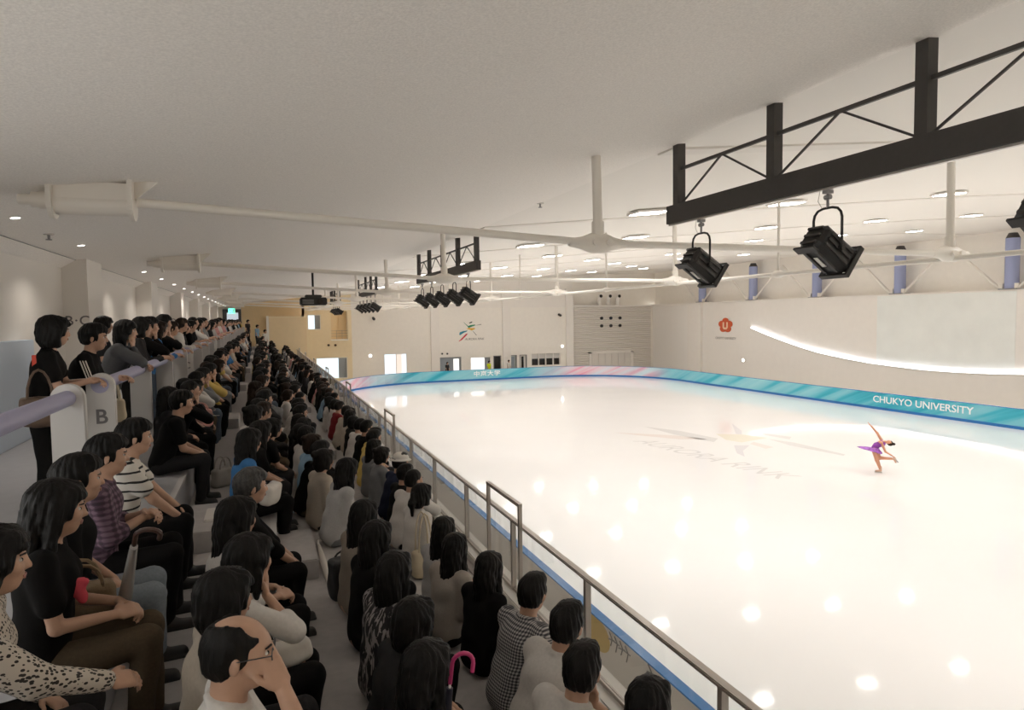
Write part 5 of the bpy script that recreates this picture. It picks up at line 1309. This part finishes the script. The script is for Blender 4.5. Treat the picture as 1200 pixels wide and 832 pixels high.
def umbrella(label, top, foot, mh, mc, hook=.05):
    t = thing('umbrella', label, 'umbrella', foot); top = Vector(top)-Vector(foot)
    d = top.normalized(); side = Vector((1, -.35, 0)).normalized()
    base = top-d*.10
    pts = [base-d*.04, base]+[top-d*.04+side*hook*(1-math.cos(math.pi*i/8))+d*(hook*math.sin(math.pi*i/8)) for i in range(9)]+[top-d*.085+side*hook*2]
    MB().tube(pts, .0105, 8).build('handle', mh, t, True)
    MB().tube([base-d*.04, d*.06], .006, 6).build('shaft', M_silver, t, True)
    L = base.length
    MB().tube([d*.10, d*.14, d*(L*.6), base-d*.06], [.010, .022, .032, .016], 10).build('folded_canopy', mc, t, True)
    MB().tube([Vector((0, 0, 0)), d*.10], [.004, .008], 6).build('tip', M_grey, t, True)
umbrella('closed umbrella with dark curved wooden handle held before the leopard cardigan', at_y(160, 622, 3.05), at_z(135, 768, TIER[1]+.005), mat('dark_wood', (.05, .022, .015), .35), mat('clear_vinyl', (.35, .34, .33), .25))
umbrella('closed umbrella with pink curved handle in the third row', (C1p := at_y(531, 768, 3.0)), (C1p.x-.12, C1p.y+.05, TIER[3]+.005), mat('pink_plastic', (.62, .06, .22), .3), mat('navy_canopy', (.03, .03, .05), .6))
umbrella('white closed umbrella lying in the aisle of the third row', at_z(372, 633, TIER[2]+.05), at_z(388, 690, TIER[2]+.012), M_whitep, M_wbag, .04)
bag('shoulder_bag', 'brown leather shoulder bag hanging at the standing woman in black', (SX-.02, 6.12, WALK+.80), .25, M_brownb, .27, .24, .12, .22)
bag('tote_bag', 'cream canvas tote bag hanging beside the white cardigan', (TEDGE[3]-.28, 6.63, TIER[3]+.02), .2, M_cream, .24, .30, .13, .40)
bag('white_handbag', 'white handbag on the lap of the blue topped woman', (TEDGE[1]-.05, 6.86, TIER[1]+.17), 1.2, M_wbag, .28, .20, .12, 0, .2)
bag('white_pouch', 'white pouch on the lap in front of the raised hand', (TEDGE[1]+.0, 3.57, TIER[1]+.17), .3, M_wbag, .24, .12, .10, 0)
bag('paper_bag', 'white and red paper carrier bag in the top row', (TEDGE[0]-.03, 9.9, TIER[0]+.16), .4, mat('red_white_paper', (.62, .34, .30), .6, noise=(9, .6, 1)), .30, .26, .10, .10)
bag('grey_bag', 'pale grey shoulder bag on the steps below the top row', (TEDGE[0]+.30, 8.5, TIER[1]), .9, mat('grey_canvas', (.36, .34, .31), .8), .30, .24, .12, .14)
bag('dark_backpack', 'black backpack on the step at the aisle in the third row', (TEDGE[1]+.55, 5.6, TIER[2]), .3, mat('black_nylon', (.02, .02, .022), .6), .32, .36, .18, .06)
bag('cream_small_bag', 'small cream cloth bag hanging behind the walkway railing', (PX-.12, 7.5, WALK+.62), 0, M_cream, .22, .24, .08, .2)
bag('tan_bag', 'tan brown basket bag on a lap in the top row', (TEDGE[0]-.08, 3.72, TIER[0]+.16), .3, mat('woven_tan', (.20, .135, .075), .8, bump=(70, .5, .006)), .28, .16, .14, .12)
t = thing('striped_box', 'low white box with dark red stripes on the aisle step', 'box', (TEDGE[0]+.38, 6.55, TIER[1]))
MB().box(-.13, .13, -.2, .2, 0, .20).build('box_body', M_wbag, t, bevel=.008)
for z in (.05, .13): MB().box(-.132, .132, -.202, .202, z, z+.022).build('stripe', mat('dark_red_print', (.22, .03, .03), .6), t)
t = thing('towel', 'small bright pink towel held by the long haired woman in black', 'towel', (hip(0, 3.42)[0]+.30, 3.36, TIER[0]+.42), .3)
f = SDF(); f.bx((0, 0, 0), (.03, .014, .045), rot(0, .4, .3), .012, .01); f.el((.012, 0, -.045), (.028, .015, .03), None, .02)
link('towel_cloth', f.mesh('towel_cloth', .008, mat('pink_towel', (.62, .07, .10), .85), wr=.005, wfreq=60), t)
# programme sheets held by spectators
for i, (p, lab) in enumerate([((TEDGE[3]+.02, 5.62, TIER[3]+.21), 'white programme sheet on a lap in the front row'), ((TEDGE[3]+.1, 3.0, TIER[3]+.2), 'white programme sheet beside the lowest man in white shirt'), ((TEDGE[0]-.02, 10.7, TIER[0]+.2), 'white programme sheet on a lap in the top row')]):
    t = thing('programme', lab, 'paper', p, .3+i); t.rotation_euler = (.15, .1, .3+i)
    MB().box(-.105, .105, -.15, .15, 0, .003).build('cover', M_whitep, t); MB().box(-.10, .10, -.145, .145, -.004, -.001).build('pages', M_whitep, t)
